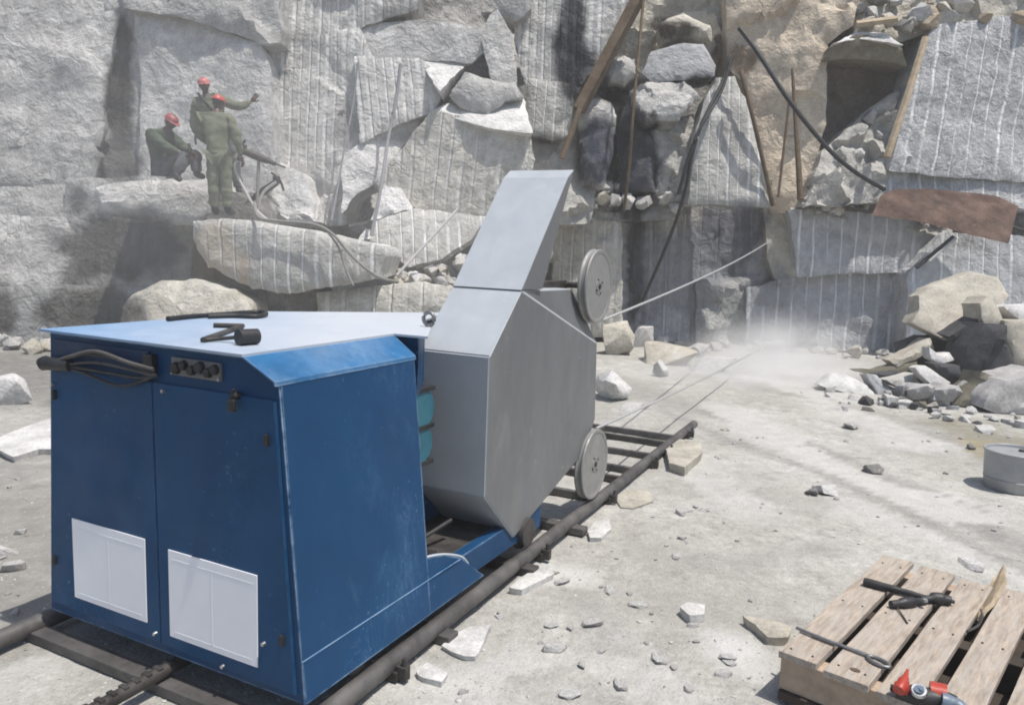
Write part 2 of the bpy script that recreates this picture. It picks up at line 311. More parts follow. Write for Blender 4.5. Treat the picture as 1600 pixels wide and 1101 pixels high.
# ------------------------------------------------------------------ a block of rock from its outline: own plane, own thickness
def blk(name, px, D, mat, tilt=6, yaw=0, thick=1.2, res=.11, amp=.05, facet=.05, fs=.9, ej=.04, bulge=0.0, ga=0.0, er=.018, label=None, cat=None, group=None, plane=None, up=False, smooth=38, seed=None, tints=True):
    if label is None and plane is None:
        c0_ = np.mean(np.array(px, float), 0); px = [tuple(c0_ + (np.array(q, float) - c0_) * 1.035) for q in px]; er = min(er, .02)
    rs = random.Random(seed if seed is not None else int(px[0][0] * 7 + px[0][1] * 3) % 9999 + len(px))
    c = np.mean(np.array(px, float), 0)
    if plane is not None: P0 = np.array(plane[0], float); n = np.array(plane[1], float)
    else:
        t, w = R(tilt), R(yaw)
        n = np.array([0, -math.cos(t), math.sin(t)]); n = np.array([n[0] * math.cos(w) - n[1] * math.sin(w), n[0] * math.sin(w) + n[1] * math.cos(w), n[2]])
        P0 = atY(c[0], c[1], D)
    n = n / np.linalg.norm(n)
    W = [onplane(x, y, P0, n) for x, y in px]
    ua = np.cross(np.array([0, 0, 1.0]), n)
    ua = np.array([1.0, 0, 0]) if np.linalg.norm(ua) < .05 else ua / np.linalg.norm(ua)
    va = np.cross(n, ua)
    P2 = [np.array([(w - P0) @ ua, (w - P0) @ va]) for w in W]
    ar = sum(P2[i][0] * P2[(i + 1) % len(P2)][1] - P2[(i + 1) % len(P2)][0] * P2[i][1] for i in range(len(P2)))
    if ar < 0: P2 = P2[::-1]
    # broken outline
    B = []
    for i in range(len(P2)):
        a, b = P2[i], P2[(i + 1) % len(P2)]; L = np.linalg.norm(b - a); m = max(1, int(L / res)); nr = np.array([b[1] - a[1], a[0] - b[0]]) / max(L, 1e-6)
        for j in range(m):
            q = a + (b - a) * j / m
            o = ej * (fbm((q[0] + 3 * rs.random() * 0 + seed_off(px), q[1], 0), 2.2, 3) * 1.8 + rs.uniform(-.25, .25)) if j else 0
            B.append(q + nr * o)
    B = np.array(B)
    mn, mx = B.min(0), B.max(0)
    gx, gy = np.meshgrid(np.arange(mn[0], mx[0], res), np.arange(mn[1], mx[1], res * .9))
    gx = gx + (np.arange(gx.shape[0]) % 2)[:, None] * res * .5
    G = np.stack([gx.ravel(), gy.ravel()], 1) + np.array([[rs.uniform(-.2, .2) * res, rs.uniform(-.2, .2) * res] for _ in range(gx.size)])
    # inside test + distance to outline
    A0 = B; A1 = np.roll(B, -1, 0); ins = np.zeros(len(G), bool); dist = np.full(len(G), 1e9)
    for a, b in zip(A0, A1):
        cond = (a[1] > G[:, 1]) != (b[1] > G[:, 1])
        xx = (b[0] - a[0]) * (G[:, 1] - a[1]) / (b[1] - a[1] + 1e-12) + a[0]
        ins ^= cond & (G[:, 0] < xx)
        ab = b - a; tt = np.clip(((G - a) @ ab) / (ab @ ab + 1e-12), 0, 1); dist = np.minimum(dist, np.linalg.norm(G - (a + tt[:, None] * ab), axis=1))
    keep = ins & (dist > res * .45); G = G[keep]; dist = dist[keep]
    nb = len(B)
    allp = np.concatenate([B, G]) if len(G) else B
    V2, _, F2, OV, _, _ = delaunay_2d_cdt([Vector(p) for p in allp], [(i, (i + 1) % nb) for i in range(nb)], [], 1, 1e-5)
    ix = [(o[0] if o else -1) for o in OV]
    dmax = max(dist.max() if len(dist) else res, 1e-3)
    bm = bmesh.new(); uvl = bm.loops.layers.uv.new('uv'); uvd = {}
    vs = []
    so = seed_off(px)
    ex = np.array([0, 1.0, 0]) if not up else -n
    ex = ex - n * .15; ex /= np.linalg.norm(ex)
    cg, sg = math.cos(R(ga)), math.sin(R(ga))
    for i, q in enumerate(V2):
        j = ix[i]; dd = 0.0 if j < nb else dist[j - nb]
        w = P0 + ua * q[0] + va * q[1]
        s = Vector(w) + Vector((so, so * .7, so * .3))
        h = amp * fbm(s, 1.1, 5) * 1.6 + amp * .6 * fbm(s, 5.0, 4)
        if facet:
            dv, pv = noise.voronoi(s * fs); cp = pv[0]; hv = noise.cell_vector(cp * 7.3)
            h += facet * (1.6 * (s * fs - cp).dot(hv - Vector((.5, .5, .5))) + hv.x - .5)
        h *= min(1, .35 + dd / (res * 2.5))
        h += bulge * math.sqrt(min(1, dd / dmax)) - er * math.exp(-dd / (er + 1e-6)) * (1 if j >= nb else 1.3)
        v = bm.verts.new(w + n * h); vs.append(v); uvd[v] = (q[0] * cg + q[1] * sg, -q[0] * sg + q[1] * cg)
    for f in F2:
        try: bm.faces.new([vs[i] for i in f])
        except ValueError: pass
    ring = [None] * nb
    for i, v in enumerate(vs):
        if 0 <= ix[i] < nb: ring[ix[i]] = v
    ring = [r_ for r_ in ring if r_ is not None]
    cen = sum((r_.co for r_ in ring), Vector()) / len(ring)
    prev = ring; nseg = 3 if thick > .3 else 2
    for sgm in range(1, nseg + 1):
        f_ = sgm / nseg; cur = []
        for r_ in ring:
            q = r_.co + Vector(ex) * thick * f_
            q += (r_.co - cen) * (-.05 * f_) + Vector((noise.noise(q * 2.1), noise.noise(q * 2.1 + Vector((7, 7, 7))), noise.noise(q * 2.1 + Vector((3, 9, 1))))) * min(ej, thick * .2) * .8
            nv = bm.verts.new(q); cur.append(nv); uvd[nv] = uvd[r_]
        for i in range(len(ring)):
            k2 = (i + 1) % len(ring); bm.faces.new((prev[i], prev[k2], cur[k2], cur[i]))
        prev = cur
    try: bm.faces.new(prev)
    except ValueError: pass
    for f in bm.faces:
        for l in f.loops: l[uvl].uv = uvd[l.vert]
    bmesh.ops.recalc_face_normals(bm, faces=bm.faces)
    Wv = np.array([v.co[:] for v in bm.verts])
    org = Vector((Wv[:, 0].mean(), Wv[:, 1].mean(), Wv[:, 2].min()))
    if label is None: org = Vector((0, 0, 0))
    me = bpy.data.meshes.new(name)
    bmesh.ops.translate(bm, verts=bm.verts, vec=-org); bm.to_mesh(me); bm.free()
    ca = me.color_attributes.new('tint', 'FLOAT_COLOR', 'POINT')
    if tints: ca.data.foreach_set('color', tint_of(Wv, STAINS_SHADE).astype(np.float32).ravel())
    else: ca.data.foreach_set('color', np.zeros(len(Wv) * 4, np.float32))
    o = link(name, me, mat, None, smooth); o.location = org
    if label: tag(o, label, cat or 'rock', group)
    else: o['kind'] = 'structure'
    return o
def seed_off(px): return (px[0][0] * 1.37 + px[0][1] * .73 + px[-1][0] * .31) % 50

# ------------------------------------------------------------------ ground
WP = (.53, .525, .505)
FLOOR_TINTS = [([(830, 885), (885, 895)], .22, WP, .8), ([(1140, 1000), (1175, 1040)], .16, WP, .85), ([(700, 1060), (820, 1030)], .25, WP, .5), ([(1080, 720), (1180, 800)], .35, WP, .45), ([(1130, 640), (1330, 740), (1500, 800)], .4, WP, .6), ([(1240, 600), (1420, 690)], .5, WP, .55), ([(960, 1050), (1050, 1090)], .2, WP, .4), ([(1350, 800), (1600, 900)], .3, WP, .4), ([(0, 1070), (60, 1040)], .2, WP, .4),
          ([(900, 920), (960, 1000)], .14, (.27, .265, .25), .5), ([(1000, 860), (1150, 880), (1300, 850)], .2, (.28, .275, .26), .5), ([(1040, 645), (1150, 690), (1290, 740), (1500, 840), (1620, 900)], .12, (.19, .185, .175), .6), ([(1080, 640), (1200, 672), (1340, 720), (1540, 800)], .10, (.19, .185, .175), .5),
          ([(1040, 625), (1250, 690), (1420, 760), (1640, 880)], .22, (.20, .195, .185), .55), ([(1180, 600), (1400, 650), (1640, 730)], .35, (.22, .21, .19), .5),
          ([(1480, 660), (1640, 700)], .55, (.20, .18, .13), .8), ([(1540, 690), (1620, 735)], .3, (.22, .17, .07), .7), ([(940, 590), (1060, 640)], .5, (.24, .235, .22), .55),
          ([(-40, 560), (90, 600), (300, 640)], 1.7, (.165, .16, .15), .85), ([(-40, 720), (60, 760), (60, 930)], .75, (.20, .193, .178), .75), ([(700, 1000), (900, 1090)], .3, (.3, .29, .27), .4),  # broad darker floor areas left of the machine
          ([(820, 900), (1000, 960), (1200, 940)], .35, (.3, .29, .265), .35), ([(1060, 760), (1250, 780)], .3, (.31, .30, .275), .4)]
def gh(x, y): return .05 * fbm((x, y, 0), .35, 3) * min(1, max(0, (math.hypot(x, y) - 6) / 6)) + .014 * fbm((x, y, 4), 2.4, 3) + .006 * fbm((x, y, 8), 9, 2) - .006
def ground():
    bm = bmesh.new(); rows = []
    rad = [1.2]
    while rad[-1] < 44: rad.append(rad[-1] * 1.0125 + .006)
    nA = 330
    for r_ in rad:
        row = []
        for i in range(nA + 1):
            a = R(-75 + 150 * i / nA); x, y = r_ * math.sin(a), r_ * math.cos(a)
            row.append(bm.verts.new((x, y, gh(x, y))))
        rows.append(row)
    for a, b in zip(rows, rows[1:]):
        for i in range(nA): bm.faces.new((a[i], a[i + 1], b[i + 1], b[i]))
    # the far apron out to the horizon, lower than the quarry floor
    rim = [rows[0]] and None
    me = bpy.data.meshes.new('ground'); bm.to_mesh(me)
    W = np.array([v.co[:] for v in bm.verts]); bm.free()
    out = np.zeros((len(W), 4)); nz = np.array([fbm(p, .9, 4) for p in W])
    for pts, wd, c, al in FLOOR_TINTS:
        g = [gz(*p)[:2] for p in pts]; d = np.full(len(W), 1e9)
        for a, b in zip(g, g[1:]):
            ab = b - a; t = np.clip(((W[:, :2] - a) @ ab) / (ab @ ab), 0, 1); d = np.minimum(d, np.linalg.norm(W[:, :2] - (a + t[:, None] * ab), axis=1))
        k = np.clip(1.3 - d / wd + nz * 1.1, 0, 1) * al; k1 = k[:, None]
        out[:, :3] = np.where(k1 > out[:, 3:4], np.array(c), out[:, :3]); out[:, 3] = np.maximum(out[:, 3], k)
    ca = me.color_attributes.new('tint', 'FLOAT_COLOR', 'POINT'); ca.data.foreach_set('color', out.astype(np.float32).ravel())
    k = NT('quarry_floor_dust'); P = k.tex().outputs['Object']
    c = k.mix(k.ramp(k.noise(P, .45, 6, .62, .4), .36, .64), (.36, .35, .318), (.465, .455, .42))
    c = k.mix(k.math('MULTIPLY', k.ramp(k.noise(P, 1.5, 7, .7, .3), .52, .66), .6), c, (.56, .555, .53))
    c = k.mix(k.math('MULTIPLY', k.ramp(k.noise(P, 2.7, 6, .72), .52, .68), .6), c, (.25, .24, .215))
    c = k.mix(1.0, c, k.ramp(k.noise(P, 26, 5, .75), .3, .7, .80, 1.14), 'MULTIPLY')
    c = k.mix(1.0, c, k.ramp(k.noise(P, 8, 6, .75, .5), .3, .7, .80, 1.15), 'MULTIPLY')
    c = k.mix(1.0, c, k.ramp(k.noise(P, 110, 2, .6), .3, .7, .86, 1.10), 'MULTIPLY')
    at = k.n('ShaderNodeAttribute', attribute_name='tint')
    c = k.mix(k.math('MULTIPLY', at.outputs['Alpha'], k.ramp(k.noise(P, 5, 5, .7), .3, .65, .5, 1.1), clamp=True), c, at.outputs['Color'])
    k.put(k.b.inputs['Base Color'], c); k.b.inputs['Roughness'].default_value = .95; k.b.inputs['Specular IOR Level'].default_value = .2
    h = k.math('ADD', k.math('MULTIPLY', k.noise(P, 9, 6, .7), 1.0), k.math('MULTIPLY', k.ramp(k.voro(P, 45), .0, .5, 1, 0), .22))
    h = k.math('ADD', h, k.math('MULTIPLY', k.noise(P, 60, 3, .7), .3))
    k.bump(h, .75, .022)
    o = link('ground', me, k.m, None); [setattr(f, 'use_smooth', True) for f in me.polygons]; o['kind'] = 'structure'
    bm = bmesh.new()
    bmesh.ops.create_grid(bm, x_segments=2, y_segments=2, size=300)
    o = obj('terrain', bm, k.m); o.location.z = -.35; o['kind'] = 'structure'
ground()

# ------------------------------------------------------------------ the quarry face behind everything
def backing():
    bm = bmesh.new(); uvl = bm.loops.layers.uv.new('uv')
    xs = np.arange(-700, 2301, 12.0); ys = np.concatenate([np.arange(-420, 0, 30.0), np.arange(0, 600, 12.0)])
    def dep(x, y):
        b = np.interp(x, [-700, 0, 250, 420, 620, 820, 960, 1100, 1300, 1600, 2300], [17.2, 15.3, 15.0, 16.2, 17.3, 18.6, 19.8, 19.5, 18.9, 18.6, 18])
        st = 0
        for yy, s in ((490, .35), (430, .4), (330, .5), (225, .45), (60, .7), (-150, 1.0)):
            st += s / (1 + math.exp((y - yy) / 10))
        return b + st - .75
    V = []
    for y in ys:
        row = []
        for x in xs:
            w = atY(x, y, dep(x, y)); s = Vector(w)
            dv, pv = noise.voronoi(s * .8); hv = noise.cell_vector(pv[0] * 7.3)
            h = .35 * fbm(s, .6, 5) + .10 * fbm(s, 3.5, 3) + .28 * ((s * .8 - pv[0]).dot(hv - Vector((.5, .5, .5))) * 1.5 + hv.y - .5)
            row.append(bm.verts.new((w[0], w[1] + h, w[2])))
        V.append(row)
    for i in range(len(ys) - 1):
        for j in range(len(xs) - 1):
            f = bm.faces.new((V[i][j], V[i + 1][j], V[i + 1][j + 1], V[i][j + 1]))
            for l in f.loops: l[uvl].uv = (l.vert.co.x, l.vert.co.z)
    # flat top behind the rim
    top = [bm.verts.new((v.co.x, v.co.y + 14, v.co.z + .5)) for v in V[0]]
    for j in range(len(xs) - 1): bm.faces.new((V[0][j], V[0][j + 1], top[j + 1], top[j]))
    me = bpy.data.meshes.new('rock_face'); bmesh.ops.recalc_face_normals(bm, faces=bm.faces)
    W = np.array([v.co[:] for v in bm.verts]); bm.to_mesh(me); bm.free()
    ca = me.color_attributes.new('tint', 'FLOAT_COLOR', 'POINT'); ca.data.foreach_set('color', tint_of(W, STAINS_SHADE).astype(np.float32).ravel())
    o = link('rock_face', me, 'grey', None, 40); o['kind'] = 'structure'
backing()

S = 'rock_face'
# left wall
blk(S, [(-260, -260), (190, -260), (188, 20), (172, 60), (165, 140), (152, 222), (-260, 216)], 14.6, 'pale', tilt=7, yaw=4, res=.14, amp=.10, facet=.10, fs=.55)
blk(S, [(210, 20), (262, 26), (330, 44), (402, 70), (418, 110), (424, 250), (415, 350), (300, 345), (218, 290), (222, 120)], 14.3, 'pale', tilt=8, yaw=-6, res=.12, amp=.09, facet=.09, fs=.5)
blk(S, [(195, -260), (430, -260), (432, 62), (402, 66), (330, 38), (262, 20), (208, 12), (196, 10)], 14.55, 'grey', tilt=14, res=.13, amp=.14, facet=.16)
blk(S, [(165, 0), (225, 10), (232, 290), (140, 290), (150, 200), (162, 120)], 14.62, 'grey', tilt=4, res=.12, amp=.10, facet=.1)
blk(S, [(-260, 219), (60, 222), (140, 224), (152, 244), (140, 282), (100, 290), (-260, 292)], 14.25, 'grey', tilt=6, yaw=2, thick=1.2, er=.07)
blk(S, [(-260, 285), (110, 286), (130, 300), (120, 345), (40, 340), (-260, 342)], 14.15, 'grey', tilt=14, amp=.08)
blk(S, [(105, 280), (240, 280), (300, 345), (290, 460), (90, 460), (100, 340)], 13.95, 'grey', tilt=5, yaw=-4, amp=.06)
blk(S, [(-260, 336), (60, 338), (116, 345), (108, 400), (92, 445), (-260, 452)], 13.8, 'pale', tilt=8, yaw=6, amp=.08, er=.08)
blk(S, [(-260, 448), (80, 446), (200, 450), (300, 450), (300, 560), (60, 560), (-260, 556)], 13.7, 'grey', tilt=5, amp=.07)
# middle
blk(S, [(428, -260), (690, -260), (650, 10), (590, 30), (520, 52), (425, 66)], 15.4, 'gfine', tilt=6, yaw=3, ga=0, amp=.06)
blk(S, [(404, 66), (480, 60), (560, 48), (582, 95), (576, 215), (545, 240), (540, 345), (418, 352), (412, 200)], 14.9, 'gfine', tilt=7, yaw=2, amp=.06, facet=.06, res=.10)
blk(S, [(556, 46), (600, 36), (660, 30), (775, 48), (760, 70), (735, 97), (660, 92), (580, 96)], 15.3, 'pale', tilt=9, yaw=-4, amp=.05, er=.08)
blk(S, [(556, 90), (654, 92), (694, 128), (678, 170), (630, 190), (600, 205), (565, 222)], 14.9, 'gfine', tilt=10, yaw=12, ga=6, amp=.05)
blk(S, [(652, 88), (735, 93), (700, 125), (688, 140)], 15.0, 'white', tilt=50, amp=.03, facet=.03, thick=.7)
blk(S, [(690, 150), (735, 95), (752, 70), (764, 122), (720, 125), (682, 172), (668, 178)], 15.4, 'greyd', tilt=0, amp=.05, thick=.5)
blk(S, [(676, 172), (740, 190), (825, 206), (832, 250), (812, 330), (700, 335), (598, 308), (585, 285), (640, 220)], 14.6, 'gbeige', tilt=6, yaw=-4, ga=-3, amp=.06, res=.10)
blk(S, [(676, 172), (700, 160), (740, 172), (790, 150), (815, 150), (830, 205), (760, 197)], 14.9, 'white', tilt=52, amp=.05, facet=.04, thick=.8)
blk(S, [(566, 222), (600, 206), (668, 178), (640, 216), (585, 285), (560, 300), (536, 330), (536, 245)], 14.7, 'white', tilt=14, yaw=24, amp=.06, facet=.1)
blk(S, [(575, 350), (600, 290), (625, 294), (652, 335), (600, 362), (560, 372)], 14.0, 'white', tilt=30, amp=.05, facet=.08, thick=.6)
blk(S, [(590, 345), (645, 326), (760, 338), (735, 372), (690, 402), (640, 415), (600, 385), (580, 375)], 13.6, 'gmid', tilt=28, yaw=8, ga=4, amp=.05)
blk(S, [(425, 250), (470, 270), (490, 345), (400, 350), (402, 290)], 14.2, 'white', tilt=16, yaw=-18, amp=.05, facet=.12)
blk(S, [(545, 352), (640, 330), (600, 372), (560, 374)], 13.9, 'greyd', tilt=-8, amp=.03, thick=.4)
# centre right
blk(S, [(806, -200), (1000, -200), (985, 30), (940, 85), (905, 140), (822, 126), (806, 60)], 16.6, 'gfine', tilt=6, amp=.07)
blk(S, [(768, -200), (860, -200), (830, 10), (806, 30), (772, 14)], 16.2, 'grey', tilt=4, amp=.07)
blk(S, [(820, 122), (896, 130), (892, 205), (862, 218), (826, 206)], 16.1, 'gmid', tilt=8, yaw=-10, amp=.05, er=.06)
blk(S, [(800, 212), (905, 200), (930, 290), (920, 345), (780, 350)], 16.3, 'rub', tilt=20, amp=.12, facet=.2, fs=1.6)
blk(S, [(940, -200), (1150, -200), (1140, 80), (1080, 110), (1000, 120), (950, 100)], 18.6, 'cream', tilt=5, amp=.15, facet=.25)
blk(S, [(868, 325), (970, 338), (972, 520), (860, 530)], 16.9, 'gbeige', tilt=4, yaw=-6, amp=.05)
blk(S, [(890, 285), (1010, 282), (1075, 300), (1078, 330), (1000, 345), (890, 340)], 17.0, 'grey', tilt=22, amp=.12, facet=.15)
blk(S, [(962, 332), (1060, 325), (1208, 320), (1238, 360), (1252, 420), (1200, 470), (1170, 545), (960, 545)], 17.6, 'gsoot', tilt=3, yaw=-3, amp=.06, res=.12)
blk(S, [(1195, 325), (1245, 330), (1255, 435), (1215, 440), (1200, 400)], 17.2, 'cream', tilt=4, amp=.08, facet=.12)
blk(S, [(1090, 440), (1200, 430), (1190, 545), (1090, 545)], 17.35, 'grey', tilt=6, amp=.12, facet=.18, fs=1.5)
# right wall
blk(S, [(1138, -260), (1370, -260), (1340, 0), (1330, 42), (1292, 70), (1290, 180), (1278, 240), (1250, 322), (1206, 326), (1166, 130), (1140, 100)], 17.3, 'brown', tilt=4, yaw=-14, res=.12, amp=.13, facet=.16, fs=.6)
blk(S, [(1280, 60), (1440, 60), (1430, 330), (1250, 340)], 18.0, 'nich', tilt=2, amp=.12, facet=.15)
blk(S, [(1340, -260), (1900, -260), (1900, 30), (1470, 40), (1410, 62), (1342, 48)], 17.6, 'cream', tilt=10, amp=.16, facet=.25)
blk(S, [(1462, 42), (1560, 30), (1760, 18), (1760, 282), (1560, 278), (1396, 262), (1424, 160)], 16.9, 'gbold', tilt=9, yaw=6, ga=-9, res=.11, amp=.06)
blk(S, [(1392, 262), (1560, 276), (1760, 280), (1760, 340), (1560, 320), (1420, 305), (1380, 300)], 16.7, 'gbold', tilt=16, yaw=4, amp=.06)
blk(S, [(1236, 330), (1300, 330), (1400, 338), (1486, 368), (1440, 425), (1330, 424), (1252, 432)], 16.8, 'gblue', tilt=5, yaw=-2, amp=.04, res=.12, er=.06)
blk(S, [(1172, 452), (1262, 428), (1424, 424), (1424, 545), (1424, 572), (1172, 572)], 17.0, 'gblue', tilt=4, yaw=-3, amp=.035, facet=.03, res=.12)
blk(S, [(1478, 366), (1760, 378), (1760, 600), (1420, 600), (1424, 430)], 16.3, 'gblue', tilt=7, yaw=4, amp=.05)
blk(S, [(1240, 318), (1380, 306), (1490, 350), (1480, 372), (1380, 342), (1240, 336)], 16.9, 'rub', tilt=40, amp=.08, facet=.12, thick=.8)

# loose and stacked blocks: things
def rock(px, D, mat, label, cat='rock', name='boulder', **kw): return blk(name, px, D, mat, label=label, cat=cat, **kw)
rock([(132, 290), (200, 280), (332, 279), (345, 300), (340, 345), (290, 350), (200, 340), (150, 330)], 12.3, 'pale', 'pale grey ledge block that the crouching worker in dark green sits on', 'stone block', 'granite_block', tilt=8, thick=2.0, amp=.06, er=.09)
rock([(298, 345), (345, 340), (402, 347), (480, 358), (558, 375), (602, 386), (592, 436), (530, 446), (470, 456), (392, 452), (322, 418), (302, 380)], 11.3, 'gmid', 'drilled cream granite block with white vertical grooves, under the two standing workers', 'stone block', 'granite_block', tilt=5, yaw=-2, thick=1.9, res=.07, amp=.035, facet=.03, er=.06, ga=2)
rock([(190, 478), (205, 458), (252, 437), (305, 434), (362, 450), (392, 474), (392, 600), (190, 600)], 11.0, 'cream', 'rounded cream boulder low on the left, just behind the blue machine lid', 'boulder', 'boulder', tilt=26, bulge=.12, thick=1.0, res=.08, amp=.07, facet=.13, fs=1.3)
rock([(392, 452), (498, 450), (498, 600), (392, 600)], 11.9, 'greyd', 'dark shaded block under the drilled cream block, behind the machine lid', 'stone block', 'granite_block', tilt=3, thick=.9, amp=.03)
rock([(492, 456), (560, 448), (640, 440), (712, 446), (724, 500), (724, 600), (488, 600)], 11.6, 'gbeige', 'low beige grey block behind the far edge of the machine lid', 'stone block', 'granite_block', tilt=10, thick=1.2, amp=.06, er=.07)
rock([(702, 150), (706, 140), (726, 112), (762, 122), (806, 128), (818, 150), (790, 156), (760, 180), (720, 168)], 14.9, 'grey', 'smooth grey boulder seated on a white ledge, left of the soot stained face', 'boulder', tilt=20, bulge=.15, thick=.7, amp=.03, facet=.03)
rock([(752, 62), (766, 22), (778, 14), (800, 50), (808, 100), (808, 130), (768, 122)], 15.1, 'pale', 'tall pointed pale slab with a dark crack on its right, near the top', 'stone block', 'split_rock', tilt=12, yaw=8, thick=.6, amp=.03, facet=.04)
rock([(944, 118), (952, 96), (975, 86), (992, 92), (998, 118), (975, 134), (952, 128)], 16.9, 'grey', 'small pale boulder right of the brown leaning beam', 'boulder', bulge=.2, thick=.5, amp=.05, tilt=20, res=.07)
rock([(1002, 110), (1018, 78), (1060, 66), (1100, 66), (1120, 100), (1118, 116), (1060, 122), (1020, 128)], 16.8, 'blue', 'flat grey slab block wedged above the biggest rounded boulder', 'stone block', 'granite_block', tilt=22, thick=.9, amp=.03, facet=.03, er=.05)
rock([(984, 140), (1010, 128), (1070, 126), (1094, 148), (1080, 166), (1062, 188), (1030, 186), (1010, 196), (994, 178)], 16.5, 'pale', 'biggest rounded pale boulder in the tumble, with a knobbly lower edge', 'boulder', bulge=.2, thick=.8, amp=.11, tilt=24, res=.06, facet=.14, fs=1.8)
rock([(1034, 34), (1068, 20), (1110, 40), (1112, 66), (1060, 62), (1040, 66)], 17.4, 'cream', 'cream overhanging rock above the flat grey slab block', 'boulder', bulge=.25, thick=.9, amp=.10, tilt=-6, res=.08)
rock([(904, 190), (915, 162), (935, 150), (956, 160), (964, 180), (958, 240), (942, 296), (908, 290)], 16.3, 'pale', 'tall boulder with a white rounded top and a soot blackened lower half', 'boulder', bulge=.18, thick=.9, amp=.07, tilt=12, res=.06, facet=.10, fs=1.6)
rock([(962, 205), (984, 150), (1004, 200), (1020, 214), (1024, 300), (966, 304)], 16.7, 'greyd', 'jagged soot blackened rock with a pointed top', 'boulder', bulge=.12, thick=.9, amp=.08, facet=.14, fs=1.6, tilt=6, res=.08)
rock([(1006, 206), (1040, 186), (1084, 178), (1090, 250), (1078, 306), (1024, 304), (1020, 240)], 16.8, 'rub', 'rough broken pale rock below the biggest rounded boulder', 'boulder', bulge=.15, thick=.9, amp=.12, facet=.18, fs=2.0, tilt=10, res=.07)
rock([(1120, 118), (1150, 116), (1168, 160), (1190, 235), (1204, 322), (1076, 318), (1084, 250), (1088, 200), (1104, 150)], 16.2, 'gmid', 'upright wedge shaped grey slab with one white drill line, left of the brown face', 'stone block', 'split_rock', tilt=14, yaw=-4, thick=.9, amp=.06, facet=.06, er=.06)
rock([(1286, 94), (1300, 72), (1340, 54), (1392, 60), (1410, 76), (1418, 104), (1400, 98), (1340, 92)], 16.9, 'olive', 'olive grey overhanging rock roofing the dark hollow', 'boulder', tilt=-18, thick=1.6, amp=.06)
rock([(1300, 68), (1340, 48), (1385, 50), (1412, 70), (1390, 64), (1340, 58)], 16.8, 'white', 'thin white capping stone on top of the olive overhang', 'stone', 'capping_stone', tilt=40, thick=.5, amp=.04)

# rubble heap on the right (traced blocks, each with its own depth)
def z3(*zz): return [(1300 + a / 3.67, 380 + b / 3.67) for a, b in zz]
RG = 'tumbled blocks of the rubble heap on the right'
def rub(zz, D, mat, label, **kw):
    a = dict(thick=.5, amp=.03, facet=.03, res=.07, er=.03, ej=.02, tints=False, group=RG, smooth=30); a.update(kw)
    return blk('rubble_block', z3(*zz), D, 's_' + mat if 's_' + mat in M else mat, label=label, cat='rubble block', **a)
rub([(465, 450), (505, 370), (500, 290), (560, 240), (800, 150), (960, 190), (1020, 290), (980, 350), (860, 350), (840, 420), (700, 540), (660, 550)], 12.9, 'cream', 'largest slab of the rubble heap, broad cream face tilted to the sky', tilt=42, yaw=-8, thick=.45, amp=.035)
rub([(860, 340), (900, 300), (960, 350), (1000, 470), (890, 470), (870, 420)], 12.0, 'cream', 'beige upright chunk leaning on the right edge of the largest cream slab', tilt=20, yaw=14)
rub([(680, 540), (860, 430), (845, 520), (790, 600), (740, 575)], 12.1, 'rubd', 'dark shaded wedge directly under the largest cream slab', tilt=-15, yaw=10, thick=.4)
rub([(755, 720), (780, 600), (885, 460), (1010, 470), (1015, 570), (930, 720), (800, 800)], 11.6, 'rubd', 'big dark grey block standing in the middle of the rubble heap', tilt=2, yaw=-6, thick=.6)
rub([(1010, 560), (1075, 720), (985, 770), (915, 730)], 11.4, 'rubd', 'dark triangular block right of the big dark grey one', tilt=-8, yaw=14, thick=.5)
rub([(990, 355), (1100, 338), (1260, 345), (1260, 430), (1080, 432)], 12.3, 'white', 'white topped block at the right edge of the heap, uppermost there', tilt=40, thick=.5)
rub([(1000, 440), (1260, 436), (1260, 700), (1062, 690), (1015, 560)], 11.8, 'cream', 'pale block at the frame edge, under the white topped one', tilt=10, thick=.8)
rub([(690, 915), (840, 800), (860, 730), (970, 770), (920, 862), (830, 945), (720, 950)], 10.6, 'olive', 'olive brown block lying slanted at the front of the heap', tilt=22, yaw=-18, bulge=.05)
rub([(880, 950), (905, 880), (1010, 790), (1260, 735), (1260, 985), (990, 985)], 10.2, 'grey', 'grey block with one white drill line at the lower right of the heap', tilt=3, thick=.8)
rub([(430, 835), (480, 800), (600, 812), (600, 885), (470, 890)], 10.8, 'grey', 'rounded light grey stone at the front of the heap, left one of a pair', tilt=35, bulge=.12, thick=.3)
rub([(595, 835), (640, 800), (720, 812), (758, 852), (700, 905), (590, 892)], 10.7, 'grey', 'rounded light grey stone beside the olive brown block', tilt=30, bulge=.12, thick=.3)
rub([(488, 705), (540, 690), (690, 790), (615, 825), (540, 765)], 11.1, 'pale', 'pale flat stone sloping down in the middle of the heap', tilt=40, thick=.25)
rub([(565, 590), (620, 630), (680, 618), (716, 660), (640, 682), (580, 655)], 11.9, 'white', 'small bright white stone in the dark gap under the cream slab', tilt=38, thick=.25)
rub([(335, 665), (480, 600), (570, 538), (592, 600), (480, 665), (380, 705)], 12.4, 'cream', 'long beige tipped stone below the drilled blue grey wall', tilt=32, thick=.35)
rub([(120, 715), (250, 720), (500, 650), (495, 705), (400, 745), (230, 745)], 12.3, 'olive', 'thin brownish slab sliding out toward the dust cloud', tilt=30, thick=.2)
rub([(-70, 800), (0, 735), (60, 728), (200, 800), (275, 868), (230, 884), (90, 850)], 11.6, 'white', 'long white slab lying flat at the left end of the heap', tilt=55, thick=.25)
rub([(200, 740), (260, 748), (310, 800), (425, 850), (405, 885), (272, 862)], 11.5, 'blue', 'blue grey slab lying between the long white slab and the pair of round stones', tilt=42, thick=.25)
rub([(320, 775), (420, 758), (485, 740), (500, 785), (425, 832), (380, 812)], 11.4, 'rub', 'greenish broken stone behind the pair of round stones', tilt=36, thick=.3)
